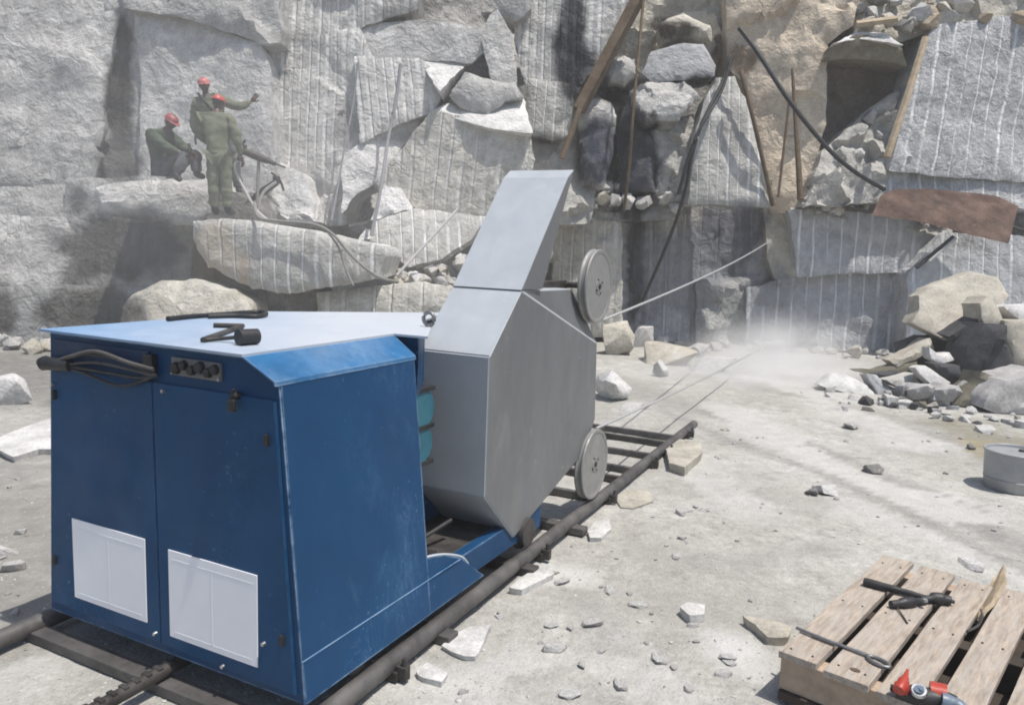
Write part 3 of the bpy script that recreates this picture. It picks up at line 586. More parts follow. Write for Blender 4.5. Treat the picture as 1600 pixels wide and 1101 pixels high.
rub([(590, 690), (740, 700), (760, 790), (680, 775)], 11.3, 'rubd', 'small dark block behind the sloping pale flat stone', tilt=14, thick=.3)
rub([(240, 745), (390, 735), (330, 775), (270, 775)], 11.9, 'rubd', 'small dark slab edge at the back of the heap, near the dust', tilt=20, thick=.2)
blk('rubble_block', z3((440, 560), (560, 520), (760, 560), (1260, 520), (1260, 1000), (760, 900), (430, 850)), 12.6, 's_rubd', tilt=38, thick=.6, amp=.14, facet=.2, fs=2.2, label='broken stone bed filling the gaps behind the rubble heap', cat='rubble block', tints=False)  # bed coloured near black so the heap's gaps read as shade

# ------------------------------------------------------------------ stones on the floor
STONE_ME = {}
def stone_mesh(kind, i):
    if (kind, i) in STONE_ME: return STONE_ME[(kind, i)]
    rs = random.Random(i * 13 + (5 if kind == 'slab' else 1)); bm = bmesh.new()
    for _ in range(13 if kind == 'rock' else 18):
        v = Vector((rs.gauss(0, 1), rs.gauss(0, 1), rs.gauss(0, 1))).normalized()
        if kind == 'slab': v = Vector((v.x * 1, v.y * .8, .5 if v.z > 0 else -.5)) * rs.uniform(.8, 1)
        else: v = v * rs.uniform(.75, 1)
        bm.verts.new(v)
    r = bmesh.ops.convex_hull(bm, input=bm.verts); bmesh.ops.delete(bm, geom=[g for g in r['geom_interior'] if isinstance(g, bmesh.types.BMVert)], context='VERTS')
    bmesh.ops.bevel(bm, geom=bm.edges[:], offset=.025, segments=1, affect='EDGES')
    bmesh.ops.triangulate(bm, faces=bm.faces); bmesh.ops.subdivide_edges(bm, edges=bm.edges, cuts=1)
    for v in bm.verts: v.co += v.co.normalized() * (.07 * noise.noise(v.co * 2.5 + Vector((i, 0, 0))) + .03 * noise.noise(v.co * 7))
    z0 = min(v.co.z for v in bm.verts)
    for v in bm.verts: v.co.z -= z0
    me = bpy.data.meshes.new('stone'); bmesh.ops.recalc_face_normals(bm, faces=bm.faces); bm.to_mesh(me); n = len(bm.verts); bm.free()
    me.color_attributes.new('tint', 'FLOAT_COLOR', 'POINT').data.foreach_set('color', np.zeros(n * 4, np.float32))
    for f in me.polygons: f.use_smooth = True
    me.set_sharp_from_angle(angle=R(28)); STONE_ME[(kind, i)] = me; return me
def stone(x, y, w, h, mat, label, kind='rock', rz=None, group=None, z=None, sink=.15, name=None, ky=.8, seed=None, D=None):
    """w: width in metres, h: height in metres, standing on the floor at photo point x, y"""
    rs = random.Random(seed if seed is not None else int(x * 7 + y))
    p = gz(x, y, z or 0) if D is None else atY(x, y, D)
    me0 = stone_mesh(kind, rs.randrange(9)); key = (me0.name, mat)
    if key not in STONE_ME:
        me = me0.copy(); me.materials.append(M['s_' + mat]); STONE_ME[key] = me
    o = bpy.data.objects.new(name or ('flat_stone' if kind == 'slab' else 'stone'), STONE_ME[key]); COL.objects.link(o)
    hz = max(v.co.z for v in me0.vertices)
    zz = p[2] if (z is not None or D is not None) else gh(p[0], p[1])
    o.location = (p[0], p[1], zz - h * sink); o.scale = (w / 2, w / 2 * ky, h / hz); o.rotation_euler = (R(rs.uniform(-6, 6)), R(rs.uniform(-6, 6)), R(rz if rz is not None else rs.uniform(0, 360)))
    tag(o, label, 'stone', group); return o
def flat(px, th, mat, label, z=None, **kw):
    """flat broken plate lying on the floor, outline of its top face"""
    zz = th if z is None else z
    a = dict(thick=th + .03, res=.035, amp=.008, facet=.006, ej=.012, er=.006, up=True, plane=((0, 0, zz), (0, 0, 1)), tints=False, smooth=30); a.update(kw)
    return blk('flat_stone', px, 0, 's_' + mat, label=label, cat='stone', **a)
flat([(795, 915), (818, 897), (840, 885), (862, 880), (866, 893), (845, 905), (815, 919)], .035, 'pale', 'pale flat plate of stone beside the right rail, near the frame corner')
flat([(690, 1005), (712, 985), (735, 975), (768, 972), (755, 1000), (742, 1022), (715, 1018)], .03, 'white', 'white flat plate of stone right of the rail clamp at the bottom')
flat([(650, 1045), (668, 1032), (700, 1048), (690, 1062), (662, 1056)], .025, 'white', 'small white flat plate nearest the bottom edge, right of the rail')
flat([(1062, 945), (1075, 938), (1102, 942), (1100, 956), (1078, 958)], .05, 'pale', 'pale plate with a dark undercut edge in the middle of the open floor')
flat([(1040, 700), (1062, 684), (1096, 690), (1098, 705), (1070, 728), (1046, 722)], .09, 'cream', 'square cream stone beside the far end of the right rail')
flat([(962, 775), (985, 762), (1015, 766), (1022, 780), (990, 792), (970, 790)], .02, 'cream', 'flat cream patch stone right of the lower guide wheel')
flat([(918, 828), (930, 812), (952, 810), (956, 824), (940, 838), (922, 838)], .03, 'white', 'white plate beside the right rail, below the lower guide wheel')
flat([(1160, 958), (1185, 962), (1215, 968), (1236, 975), (1232, 992), (1200, 992), (1180, 972)], .05, 'cream', 'broken cream plate at the left end of the pallet')
flat([(-20, 690), (20, 672), (60, 658), (120, 640), (200, 650), (140, 700), (60, 700), (20, 712)], .06, 'white', 'broad white slab on the floor at the left frame edge, below the white rock')
stone(6, 632, .62, .42, 'white', 'white rock at the left frame edge', rz=20)
stone(10, 862, .20, .05, 'white', 'white chip left of the machine, middle one', kind='slab', rz=10)
stone(20, 890, .16, .06, 'pale', 'pale chip left of the machine, lowest one', kind='slab', rz=30)
stone(32, 832, .10, .04, 'white', 'small white chip left of the machine, highest one', kind='slab', rz=30)
stone(24, 958, .09, .03, 'pale', 'pale chip just above the left rail at the frame edge', kind='slab')
stone(866, 1012, .16, .035, 'pale', 'pale chip in the open floor left of the dark edged plate', kind='slab')
stone(925, 975, .15, .03, 'pale', 'pale low chip above and right of its twin in the open floor', kind='slab')
stone(1064, 802, .13, .04, 'pale', 'pale chip on the upper open floor right of the rail end', kind='slab')
stone(1290, 768, .30, .09, 'pale', 'lump of pale stone midway between the rails and the bucket')
stone(1270, 772, .18, .07, 'greyd', 'dark lump beside the pale one midway to the bucket')
stone(1362, 736, .26, .09, 'greyd', 'dark lump on the floor left of the bucket')
stone(1190, 985, .10, .03, 'white', 'small white chip by the left end of the pallet', kind='slab')
stone(1520, 880, .32, .04, 'white', 'white plate behind the far end of the pallet', kind='slab')
stone(1330, 668, .3, .10, 'grey', 'grey stone on the dusty floor in front of the heap')
RC = 'white stones at the foot of the rubble heap'
for i, (x, y, w, h, l) in enumerate([(1412, 632, .5, .12, 'bright white slab stone at the foot of the heap, farthest left'), (1462, 652, .3, .13, 'white stone at the foot of the heap, first of the middle group'),
        (1482, 656, .32, .13, 'white stone at the foot of the heap, last of the middle group'), (1516, 645, .36, .16, 'white stone tucked under the olive brown block'), (1540, 672, .6, .09, 'long white stone at the foot of the heap near the stained floor'),
        (1336, 622, .5, .1, 'flat white stone before the long white slab'), (1516, 700, .22, .1, 'dark rimmed stone on the stained floor above the bucket')]):
    stone(x, y, w * .65, h * .75, 'pale' if i < 6 else 'greyd', l, group=RC, kind='slab' if i in (0, 4, 5) else 'rock', rz=10 + 15 * i)
for i, (x, y, w, h, m, k, l) in enumerate([(963, 552, 1.0, .75, 'cream', 'rock', 'cream boulder beside the right rim of the grey wheel cover'), (1000, 540, .9, .5, 'pale', 'slab', 'tilted pale slab just behind the cream boulder'),
        (1045, 566, 1.7, .35, 'cream', 'slab', 'broad cream slab at the foot of the streaked wall'), (955, 622, .75, .45, 'white', 'rock', 'white rubble lump right of the wheel cover, above the rails'),
        (1032, 588, .35, .32, 'white', 'rock', 'small pointed white stone in front of the broad cream slab'), (1110, 580, .9, .3, 'pale', 'slab', 'pale flat rock half hidden in dust at the foot of the wall'),
        (985, 640, .35, .1, 'pale', 'slab', 'low pale chip above the end of the track'), (1090, 556, .7, .3, 'grey', 'rock', 'grey rock at the foot of the streaked wall')]):
    stone(x, y, w, h, m, l, kind=k, rz=15 + 31 * i)

# small rubble: the hollow under the overhang, and broken stones on the ledges
rs = random.Random(3)
GH = 'rubble pile in the hollow under the olive overhang'
blk('rubble_mound', [(1258, 322), (1285, 236), (1325, 200), (1362, 166), (1404, 140), (1400, 240), (1376, 316)], 16.9, 'rub', tilt=26, thick=.7, amp=.16, facet=.3, fs=2.4, res=.08, label='broken crest of grey white rubble filling the lower part of the hollow', cat='rubble', tints=False)
n = 0
while n < 70:
    x, y = rs.uniform(1250, 1412), rs.uniform(150, 322)
    if y < 322 - (x - 1225) * 1.0 or y > 322 - max(0, x - 1370) * 1.2 or (x < 1275 and y < 290): continue
    w = rs.uniform(.10, .5)
    stone(x, y, w, w * rs.uniform(.5, .8), rs.choice(['pale', 'grey', 'grey', 'rub', 'greyd']), 'broken grey white stone in the rubble pile under the olive overhang', D=16.5 + (322 - y) * .0065, group=GH, sink=.3, seed=n, name='stone'); n += 1
GL = 'broken stones behind the machine lid'
for n in range(46):
    x = rs.uniform(612, 770); y = rs.uniform(375, 462)
    if x < 640 and y < 420 or y < 470 - (x - 600) * .7: y = rs.uniform(425, 465)
    w = rs.uniform(.14, .5)
    stone(x, y, w, w * rs.uniform(.4, .75), rs.choice(['cream', 'pale', 'white', 'rub', 'grey']), 'broken pale stone in the scree between the machine lid and the drilled face', D=12.9 + (462 - y) * .012, group=GL, sink=.3, seed=100 + n)
GM = 'broken stones along the ledge above the streaked wall'
for n in range(36):
    x = rs.uniform(880, 1075); y = rs.uniform(288, 332); w = rs.uniform(.15, .55)
    stone(x, y, w, w * .6, rs.choice(['cream', 'rub', 'grey', 'pale']), 'broken stone on the ledge above the soot streaked wall', D=16.5 + (332 - y) * .008, group=GM, sink=.3, seed=200 + n)
GN = 'stone crumbs along the ledge over the drilled blue grey wall'
for n in range(40):
    x = rs.uniform(1245, 1480); y = 328 + max(0, x - 1380) * .33 + rs.uniform(-14, 6); w = rs.uniform(.1, .34)
    stone(x, y, w, w * .6, rs.choice(['cream', 'rub', 'white', 'pale']), 'stone crumb on the ledge over the drilled blue grey wall', D=16.6 + rs.uniform(0, .3), group=GN, sink=.3, seed=300 + n)
GT = 'tumbled stones at the top right'
for n in range(26):
    x = rs.uniform(1340, 1600); y = rs.uniform(0, 46); w = rs.uniform(.25, .8)
    stone(x, y, w, w * .55, rs.choice(['cream', 'rub', 'brown', 'greyd', 'pale']), 'tumbled stone on the top ledge at the upper right', D=17.0 + (46 - y) * .01, group=GT, sink=.3, seed=400 + n)
GF = 'small chips scattered on the quarry floor'
n = 0
while n < 130:
    x, y = rs.uniform(0, 1600), 540 + 560 * rs.random() ** 1.2
    if 70 < x < 480 or (x < 760 and y < 1060 and y > 1010 - (x - 560) * .75 - 110 and x > 70) or (x > 1200 and y > 840): continue
    if x > 70 and y < 1513 - .787 * x + 40: continue
    w = rs.uniform(.015, .05 + .035 * (n % 3 == 0)) * (1 + (900 - min(y, 900)) / 350)
    stone(x, y, w, w * rs.uniform(.25, .55), rs.choice(['pale', 'white', 'pale', 'white', 'cream', 'pale']), 'small stone chip lying on the dusty quarry floor', kind=rs.choice(['slab', 'rock']), group=GF, seed=500 + n, name='stone_chip', sink=.38); n += 1
for n in range(45):
    x = rs.uniform(1290, 1600); y = rs.uniform(608, 640) + max(0, x - 1400) * .18; w = rs.uniform(.06, .28)
    stone(x, y, w, w * rs.uniform(.3, .6), rs.choice(['grey', 'pale', 'rubd', 'cream', 'pale']), 'stone fragment spilled on the floor in front of the rubble heap', kind=rs.choice(['rock', 'slab']), group='stone fragments spilled before the rubble heap', seed=900 + n, sink=.3)
GH2 = 'small broken stones packed in the rubble heap'
for n in range(34):
    x = rs.uniform(1340, 1600); y = rs.uniform(612, 655) - max(0, 1440 - x) * .2; w = rs.uniform(.10, .34)
    stone(x, y, w, w * rs.uniform(.4, .8), rs.choice(['grey', 'rubd', 'rubd', 'olive', 'pale', 'blue', 'cream']), 'small broken stone packed between the big blocks of the rubble heap', kind=rs.choice(['rock', 'slab']), D=11.65 - (y - 560) * .014, group=GH2, seed=800 + n, sink=.3)
n = 0
while n < 24:
    x, y = rs.uniform(560, 1290), rs.uniform(690, 1090)
    if y < 1513 - .787 * x + 55 or (x > 1160 and y > 850): continue
    w = rs.uniform(.05, .15); stone(x, y, w, rs.uniform(.010, .024), rs.choice(['pale', 'white', 'pale', 'white', 'cream']), 'thin broken flake of stone lying on the open quarry floor', kind='slab', group='thin flakes on the open floor', seed=1100 + n, sink=.2, name='stone_flake'); n += 1
# talus where the walls meet the floor
GW = 'broken stones at the foot of the walls'
for n in range(70):
    x = rs.choice([rs.uniform(-20, 90), rs.uniform(950, 1420), rs.uniform(950, 1420)]); D = np.interp(x, [0, 90, 950, 1170, 1420], [13.2, 13.2, 17.0, 16.9, 16.5]) - abs(rs.gauss(0, .5))
    q = np.array([(x - 800) / FPX * D, D, 0]); w = rs.uniform(.12, .45)
    pp = pjx(q[None])[0]
    stone(pp[0], pp[1], w, w * rs.uniform(.4, .7), rs.choice(['pale', 'grey', 'rub', 'cream']), 'broken stone lying where the quarry wall meets the floor', group=GW, seed=600 + n)
# gravel: uncountable
def gravel():
    bm = bmesh.new(); rs = random.Random(11)
    for _ in range(2600):
        y = 560 + 540 * rs.random() ** .8; x = rs.uniform(-30, 1630)
        p = gz(x, y)
        s = rs.uniform(.002, .007) * (1 + rs.random() ** 6 * 1.5)
        r = bmesh.ops.create_icosphere(bm, subdivisions=1, radius=s, matrix=Matrix.Translation((p[0], p[1], gh(p[0], p[1]) + s * .2)) @ Matrix.Rotation(rs.uniform(0, 3), 4, 'Z') @ Matrix.Diagonal((1, rs.uniform(.6, 1), rs.uniform(.4, .8), 1)))
        for v in r['verts']: v.co += Vector((rs.uniform(-1, 1), rs.uniform(-1, 1), rs.uniform(-1, 1))) * s * .25
    o = obj('gravel', bm, 's_pale'); o['kind'] = 'stuff'; tag(o, 'fine pale gravel strewn over the dusty quarry floor', 'gravel')
    o.data.color_attributes.new('tint', 'FLOAT_COLOR', 'POINT').data.foreach_set('color', np.zeros(len(o.data.vertices) * 4, np.float32))
gravel()
# ------------------------------------------------------------------ the wire saw machine (local frame: x across the front, y along the rails)
mach = empty('wire_saw_machine', 'blue diamond wire saw machine with an octagonal grey wheel cover, standing on rails', 'machine', (MO[0], MO[1], 0), A_ - math.pi / 2)
ZT = 1.50
def machine():
    # cabinet: flared shell with a slanted shoulder
    bm = bmesh.new()
    prof = [(-1.505, ZT), (-.285, ZT), (-.128, 1.42), (-.022, .325), (0, .15), (-1.59, .15)]
    prism(bm, [(x, 0, z) for x, z in prof], [(x - (0.0 if x < -1 else .0), .90 if z < 1.45 else .945, z) for x, z in prof], .006)
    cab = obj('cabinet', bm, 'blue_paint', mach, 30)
    bm = bmesh.new()                                    # shoulder sheet over the slanted edge, lapping the side by a lip
    a = [(-.289, ZT + .003), (-.127, 1.423), (-.124, 1.405)]
    lo = [(x, -.028, z) for x, z in a] + [(-.131, -.028, 1.405), (-.133, -.028, 1.419), (-.289, -.028, ZT - .004)]
    hi = [(x, .955 if z > 1.45 else .905, z) for x, y, z in lo]
    prism(bm, lo, hi)
    obj('shoulder_panel', bm, 'blue_light', cab)  # lit copy of the cabinet blue
    # top lid with the cut rear corner, a little proud of the cabinet
    def plate(bm, pl, z0, z1): prism(bm, [(x, y, z0) for x, y in pl], [(x, y, z1) for x, y in pl])
    bm = bmesh.new(); plate(bm, [(-1.53, -.032), (-.288, -.032), (-.288, .95), (-.10, .965), (-.335, 1.36), (-.57, 1.62), (-.74, 2.16), (-.77, 2.18), (-1.53, 1.39)], ZT + .001, ZT + .012)
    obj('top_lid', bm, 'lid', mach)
    bm = bmesh.new(); plate(bm, [(-1.49, .92), (-.165, .985), (-.375, 1.36), (-.59, 1.62), (-.755, 2.13), (-.78, 2.14), (-1.49, 1.36)], 1.21, ZT)
    obj('rear_housing', bm, 'blue_paint', mach)
    bm = bmesh.new(); box(bm, -1.5, -.52, .9, 2.0, .30, 1.2, .01); obj('engine_bay', bm, 'blue_paint', mach)
    # doors
    bm = bmesh.new(); y0, y1 = -.010, .003
    prism(bm, [(-1.555, y0, .205), (-.8085, y0, .195), (-.8235, y0, 1.345), (-1.492, y0, 1.345)], [(-1.555, y1, .205), (-.8085, y1, .195), (-.8235, y1, 1.345), (-1.492, y1, 1.345)], .003)
    dl = obj('door', bm, 'blue_door', mach)
    bm = bmesh.new()
    prism(bm, [(-.8035, y0, .195), (-.045, y0, .185), (-.146, y0, 1.345), (-.8195, y0, 1.345)], [(-.8035, y1, .195), (-.045, y1, .185), (-.146, y1, 1.345), (-.8195, y1, 1.345)], .003)
    dr = obj('door', bm, 'blue_door', mach)
    for d, (x0, x1, z0, z1) in ((dl, (-1.377, -.888, .272, .651)), (dr, (-.741, -.238, .250, .636))):
        bm = bmesh.new(); box(bm, x0, x1, -.0155, -.011, z0, z1); sh = obj('white_sheet', bm, 'white_paint', d)
        bm = bmesh.new(); xm = (x0 + x1) / 2; w = x1 - x0
        box(bm, xm - .004, xm + .004, -.0162, -.0156, z0 + .02, z1 - .045)
        box(bm, x0 + .02, x1 - .02, -.0162, -.0156, z1 - .042, z1 - .037); box(bm, x0 + .03, x1 - .03, -.0162, -.0156, z0 + .022, z0 + .027)
        obj('ruled_lines', bm, LINES, sh)
    def bolt(par, x, z, r=.010, mat='silver'):
        bm = bmesh.new(); cyl(bm, (x, -.010, z), (x, -.024, z), r, r * .75, 14); return obj('lock_bolt', bm, mat, par)
    for d, x, z in ((dl, -1.475, 1.262), (dr, -.748, 1.315), (dl, -.835, .235), (dr, -.43, .20), (dr, -.205, .36)): bolt(d, x, z)
    def hinge(par, x, z):
        bm = bmesh.new(); cyl(bm, (x, -.018, z - .022), (x, -.018, z + .022), .008, n=12); box(bm, x - .014, x + .014, -.016, -.009, z - .018, z + .018, .002)
        obj('hinge', bm, 'black', par)
    hinge(dl, -1.468, 1.215); hinge(dr, -.183, 1.19); hinge(dr, -.11, .40); hinge(dl, -1.52, .42)
    # cable slot: flat plates coloured dark for its shaded recess; cables across the upper left
    bm = bmesh.new(); box(bm, -1.47, -.84, -.007, .004, 1.375, 1.47, .002); obj('recess_plate', bm, RECESS_SHADE, mach)
    bm = bmesh.new(); box(bm, -.845, -.795, -.034, .0, 1.365, 1.462, .006); g = obj('slot_end_block', bm, 'black', mach)
    def cab_(pix, r, mat, yy):
        bm = bmesh.new(); P = [fr(x, y, -d) for (x, y), d in zip(pix, yy)]
        tube(bm, P, r, 8, 7); return obj('cable', bm, mat, mach, 60)
    cab_([(84, 566), (110, 557), (150, 549), (200, 566), (240, 577)], .009, 'cabled', [.03, .04, .045, .04, .03])
    cab_([(90, 568), (130, 553), (180, 560), (240, 583)], .008, 'black', [.03, .03, .03, .03])
    cab_([(100, 570), (150, 566), (200, 576), (243, 587)], .007, 'cabled', [.03, .03, .035, .03])
    cab_([(95, 572), (130, 582), (185, 602), (225, 594), (242, 586)], .007, 'black', [.03, .03, .03, .03, .03])
    cab_([(88, 570), (120, 574), (170, 582), (220, 590), (244, 586)], .008, 'black', [.025, .03, .03, .03, .03])
    bm = bmesh.new(); a, b = fr(70, 567, -.03), fr(110, 571, -.03); cyl(bm, a, b, .032, .026); cyl(bm, fr(63, 565, -.03), a, .020, .034); obj('cable_plug', bm, 'black', mach, 35)
    # socket plate
    bm = bmesh.new(); box(bm, -.703, -.425, -.010, .004, 1.388, 1.462, .003); sp_ = obj('socket_plate', bm, SOCKP, mach)
    for i, x in enumerate((-.672, -.626, -.58, -.534, -.488, -.452)):
        bm = bmesh.new(); z = 1.424 + (.010 if i % 2 else -.006); r = .026 if i in (0, 3) else .021
        cyl(bm, (x, -.010, z), (x, -.028, z), r, r * .85, 18); cyl(bm, (x, -.028, z), (x, -.030, z), r * .55, r * .5, 14); obj('socket', bm, 'black', sp_, 40)
    for x in (-.695, -.434):
        bm = bmesh.new(); cyl(bm, (x, -.010, 1.397), (x, -.016, 1.397), .008, n=12); obj('screw', bm, 'silver', sp_)
    # latch under the shoulder: knob with a hanging clasp
    bm = bmesh.new(); cyl(bm, (-.335, -.003, 1.345), (-.335, -.04, 1.345), .016, .012); box(bm, -.352, -.318, -.05, -.03, 1.285, 1.335, .008)
    cyl(bm, (-.335, -.04, 1.345), (-.325, -.038, 1.375), .006); obj('latch', bm, 'black', mach)
    # toe plate: the skirt that runs on past the cabinet
    sd = [si(663, 870, -.05), si(690, 866, -.05), si(716, 869, -.05), si(728, 880, -.04), si(748, 905, -.04)]
    pr = [(.885, .15)] + [(.885, sd[0][2])] + [(y, z) for _, y, z in sd[1:4]] + [(sd[4][1], .15)]
    bm = bmesh.new(); prism(bm, [(-.075 + (.325 - z) * .1, y, z) for y, z in pr], [(-.028 + max(0, .32 - z) * .14 - max(0, z - .32) * .1, y, z) for y, z in pr], .004); obj('skirt', bm, 'blue_paint', mach)
    bm = bmesh.new(); tube(bm, [(-.035 + max(0, .32 - z) * .1 - max(0, z - .32) * .1, y, z + .003) for y, z in pr[1:5]], .007, 6, 4); obj('skirt_rim', bm, 'lid', mach)
    # weld line where the side folds into the skirt
    bm = bmesh.new(); tube(bm, [(-.0215, .0, .325), (-.0215, 1.20, .325)], .0035, 6, 1, False); obj('fold_edge', bm, 'blue_light', cab)
    # chassis, deck and wheels under it
    for x in (-.10, -1.52):
        bm = bmesh.new(); box(bm, x - .035, x + .035, .2, 2.3, .155, .30, .006); obj('chassis_beam', bm, 'blue_paint', mach)
    bm = bmesh.new(); box(bm, -1.48, -.14, .92, 2.6, .27, .29); obj('deck_plate', bm, 'steel', mach)
    bm = bmesh.new(); cyl(bm, si(664, 838, -.3), si(705, 812, -.25), .012); box(bm, -.5, -.14, 1.10, 1.16, .29, .36, .004); obj('deck_rod', bm, 'black', mach)
    for x in (-.035, -1.63):
        for y in (.35, 2.05):
            bm = bmesh.new(); cyl(bm, (x - .035, y, .20), (x + .01, y, .20), .09, n=28); cyl(bm, (x - .055, y, .20), (x - .035, y, .20), .11, n=28); obj('rail_wheel', bm, 'steel', mach, 40)
    # teal motor with end bells seen in the gap
    bm = bmesh.new()
    for z, r in ((1.09, .11), (.90, .10)): cyl(bm, (-.60, 1.20, z), (-.275, 1.20, z), r, n=26)
    mo = obj('motor', bm, 'teal', mach, 40)
    for z in (1.195, .992, .795):
        bm = bmesh.new(); box(bm, -.62, -.268, 1.09, 1.31, z - .012, z + .012, .003); obj('motor_band', bm, 'black', mo)
    bm = bmesh.new(); box(bm, -.62, -.40, 1.15, 1.40, .30, .79, .01); obj('motor_stand', bm, 'steel', mach)
    bm = bmesh.new()
    for k in range(25):
        pass
    rg = [(-.345 + .034 * math.cos(t), 1.35, ZT + .055 + .034 * math.sin(t)) for t in [2 * math.pi * i / 20 for i in range(20)]]
    tube(bm, rg + [rg[0]], .011, 8, 1, False); cyl(bm, (-.345, 1.35, ZT + .01), (-.345, 1.35, ZT + .028), .02, .016, 14)
    obj('lifting_eye', bm, 'dullsteel', mach, 50)
    # octagonal cover over the drive wheel
    X0, X1 = -.05, -.515
    o_ = {n: si(*q, X0) for n, q in dict(A=(765, 557), B=(815, 454), Bf=(826, 463), D=(933, 536), E=(930, 654), E2=(913, 706), F=(803, 840), G=(758, 778)).items()}
    Cn = si(893, 451, X0 - .10); Ck = (X0, o_['B'][1] + .02, o_['B'][2])
    yz = lambda k: o_[k][1:]
    A, B, D, E, E2, F, G = (yz(k) for k in ('A', 'B', 'D', 'E', 'E2', 'F', 'G'))
    A = (1.505, A[1]); G = (1.505, G[1])
    bm = bmesh.new()
    ring = [A, B, (Cn[1], Cn[2]), D, E, E2, F, G]
    lo = [bm.verts.new((X0 if i != 2 else X0 - .10, y, z)) for i, (y, z) in enumerate(ring)]
    hi = [bm.verts.new((X1, y, z)) for y, z in ring]
    bm.faces.new((lo[0], lo[1], lo[3], lo[4], lo[5], lo[6], lo[7])); bm.faces.new((lo[1], lo[2], lo[3])); bm.faces.new(hi[::-1])
    for i in range(8): bm.faces.new((lo[i], hi[i], hi[(i + 1) % 8], lo[(i + 1) % 8]))
    bmesh.ops.recalc_face_normals(bm, faces=bm.faces)
    for f in bm.faces: f.material_index = 1 if f.normal.x > .55 else 0  # faces turned to the right get the darker steel
    bmesh.ops.bevel(bm, geom=bm.edges[:], offset=.007, segments=2, affect='EDGES')
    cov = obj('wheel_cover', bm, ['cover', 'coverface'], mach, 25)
    bm = bmesh.new(); t1, t2 = si(888, 277, X0), si(896, 268, X0)
    Tt = (2.475, 2.405); Tb = (t2[1] + .01, t2[2] + .012)
    r0 = [(B[0] + .0015, B[1] + .0025), (B[0] + .29, B[1] + .001), Tb, Tt]
    prism(bm, [(X0 - .001, y, z) for y, z in r0], [(X1 + .001, y, z) for y, z in r0], .002)
    bmesh.ops.recalc_face_normals(bm, faces=bm.faces)
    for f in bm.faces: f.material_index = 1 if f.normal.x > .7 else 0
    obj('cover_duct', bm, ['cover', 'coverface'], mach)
    bm = bmesh.new(); box(bm, X1 + .004, X0 - .004, 0, .012, -.001, .001, 0, Matrix.Translation((0, B[0] - .008, B[1])) @ Matrix.Rotation(R(0), 4, 'X')); obj('seam_strip', bm, 'coverface', mach)
    # drive wheel hidden in the cover and its arm
    bm = bmesh.new(); box(bm, -.60, -.415, 1.9, 2.7, .7, 1.15, .02); obj('drive_head', bm, 'blue_paint', mach)
    # guide wheels
    for (cy, cz, rr, par) in ((3.035, 1.70, .262, 0), (3.135, .385, .262, 1)):
        bm = bmesh.new(); xc = -.045
        prf = [(-.032, 0), (-.032, rr * .30), (-.026, rr * .32), (-.026, rr * .84), (-.030, rr * .87), (-.032, rr * .985), (-.022, rr), (-.008, rr * .965), (.008, rr * .965), (.022, rr), (.032, rr * .985), (.031, rr * .90), (.027, rr * .88), (.027, rr * .22), (.032, rr * .20), (.032, 0)]
        rings = []
        for (xo, r_) in prf: rings.append([bm.verts.new((xc + xo, cy + r_ * math.cos(2 * math.pi * j / 56), cz + r_ * math.sin(2 * math.pi * j / 56))) for j in range(56)] if r_ else [bm.verts.new((xc + xo, cy, cz))])
        for a_, b_ in zip(rings, rings[1:]):
            for j in range(56):
                if len(a_) == 1: bm.faces.new((a_[0], b_[j], b_[(j + 1) % 56]))
                elif len(b_) == 1: bm.faces.new((a_[j], b_[0], a_[(j + 1) % 56]))
                else: bm.faces.new((a_[j], b_[j], b_[(j + 1) % 56], a_[(j + 1) % 56]))
        gw = obj('guide_wheel', bm, 'wheel', mach, 30)
        bm = bmesh.new(); cyl(bm, (xc + .026, cy, cz), (xc + .040, cy, cz), .022, .019, 20)
        for k in range(4):
            t = k * math.pi / 2 + .5; cyl(bm, (xc + .030, cy + .055 * math.cos(t), cz + .055 * math.sin(t)), (xc + .036, cy + .055 * math.cos(t), cz + .055 * math.sin(t)), .008, n=8)
        obj('hub', bm, 'black', gw, 40)
        bm = bmesh.new()
        if par == 0: cyl(bm, (xc - .03, cy, cz), (-.30, cy, cz), .022); box(bm, -.34, -.27, 2.55, 3.06, cz - .03, cz + .03, .006)
        else: cyl(bm, (xc - .03, cy, cz), (-.30, cy, cz), .022); box(bm, -.34, -.27, 2.5, 3.16, cz - .03, cz + .03, .006)
        obj('wheel_arm', bm, 'steel', mach, 40)
LINES = mk_plain('faint_ink', (.865, .865, .885), .6, 0, .05); RECESS_SHADE = mk_plain('deep_blue_paint', (.012, .04, .10), .5, 0, .2); SOCKP = mk_plain('dusty_socket_plate', (.20, .19, .18), .6, .2, .2, 20)
machine()

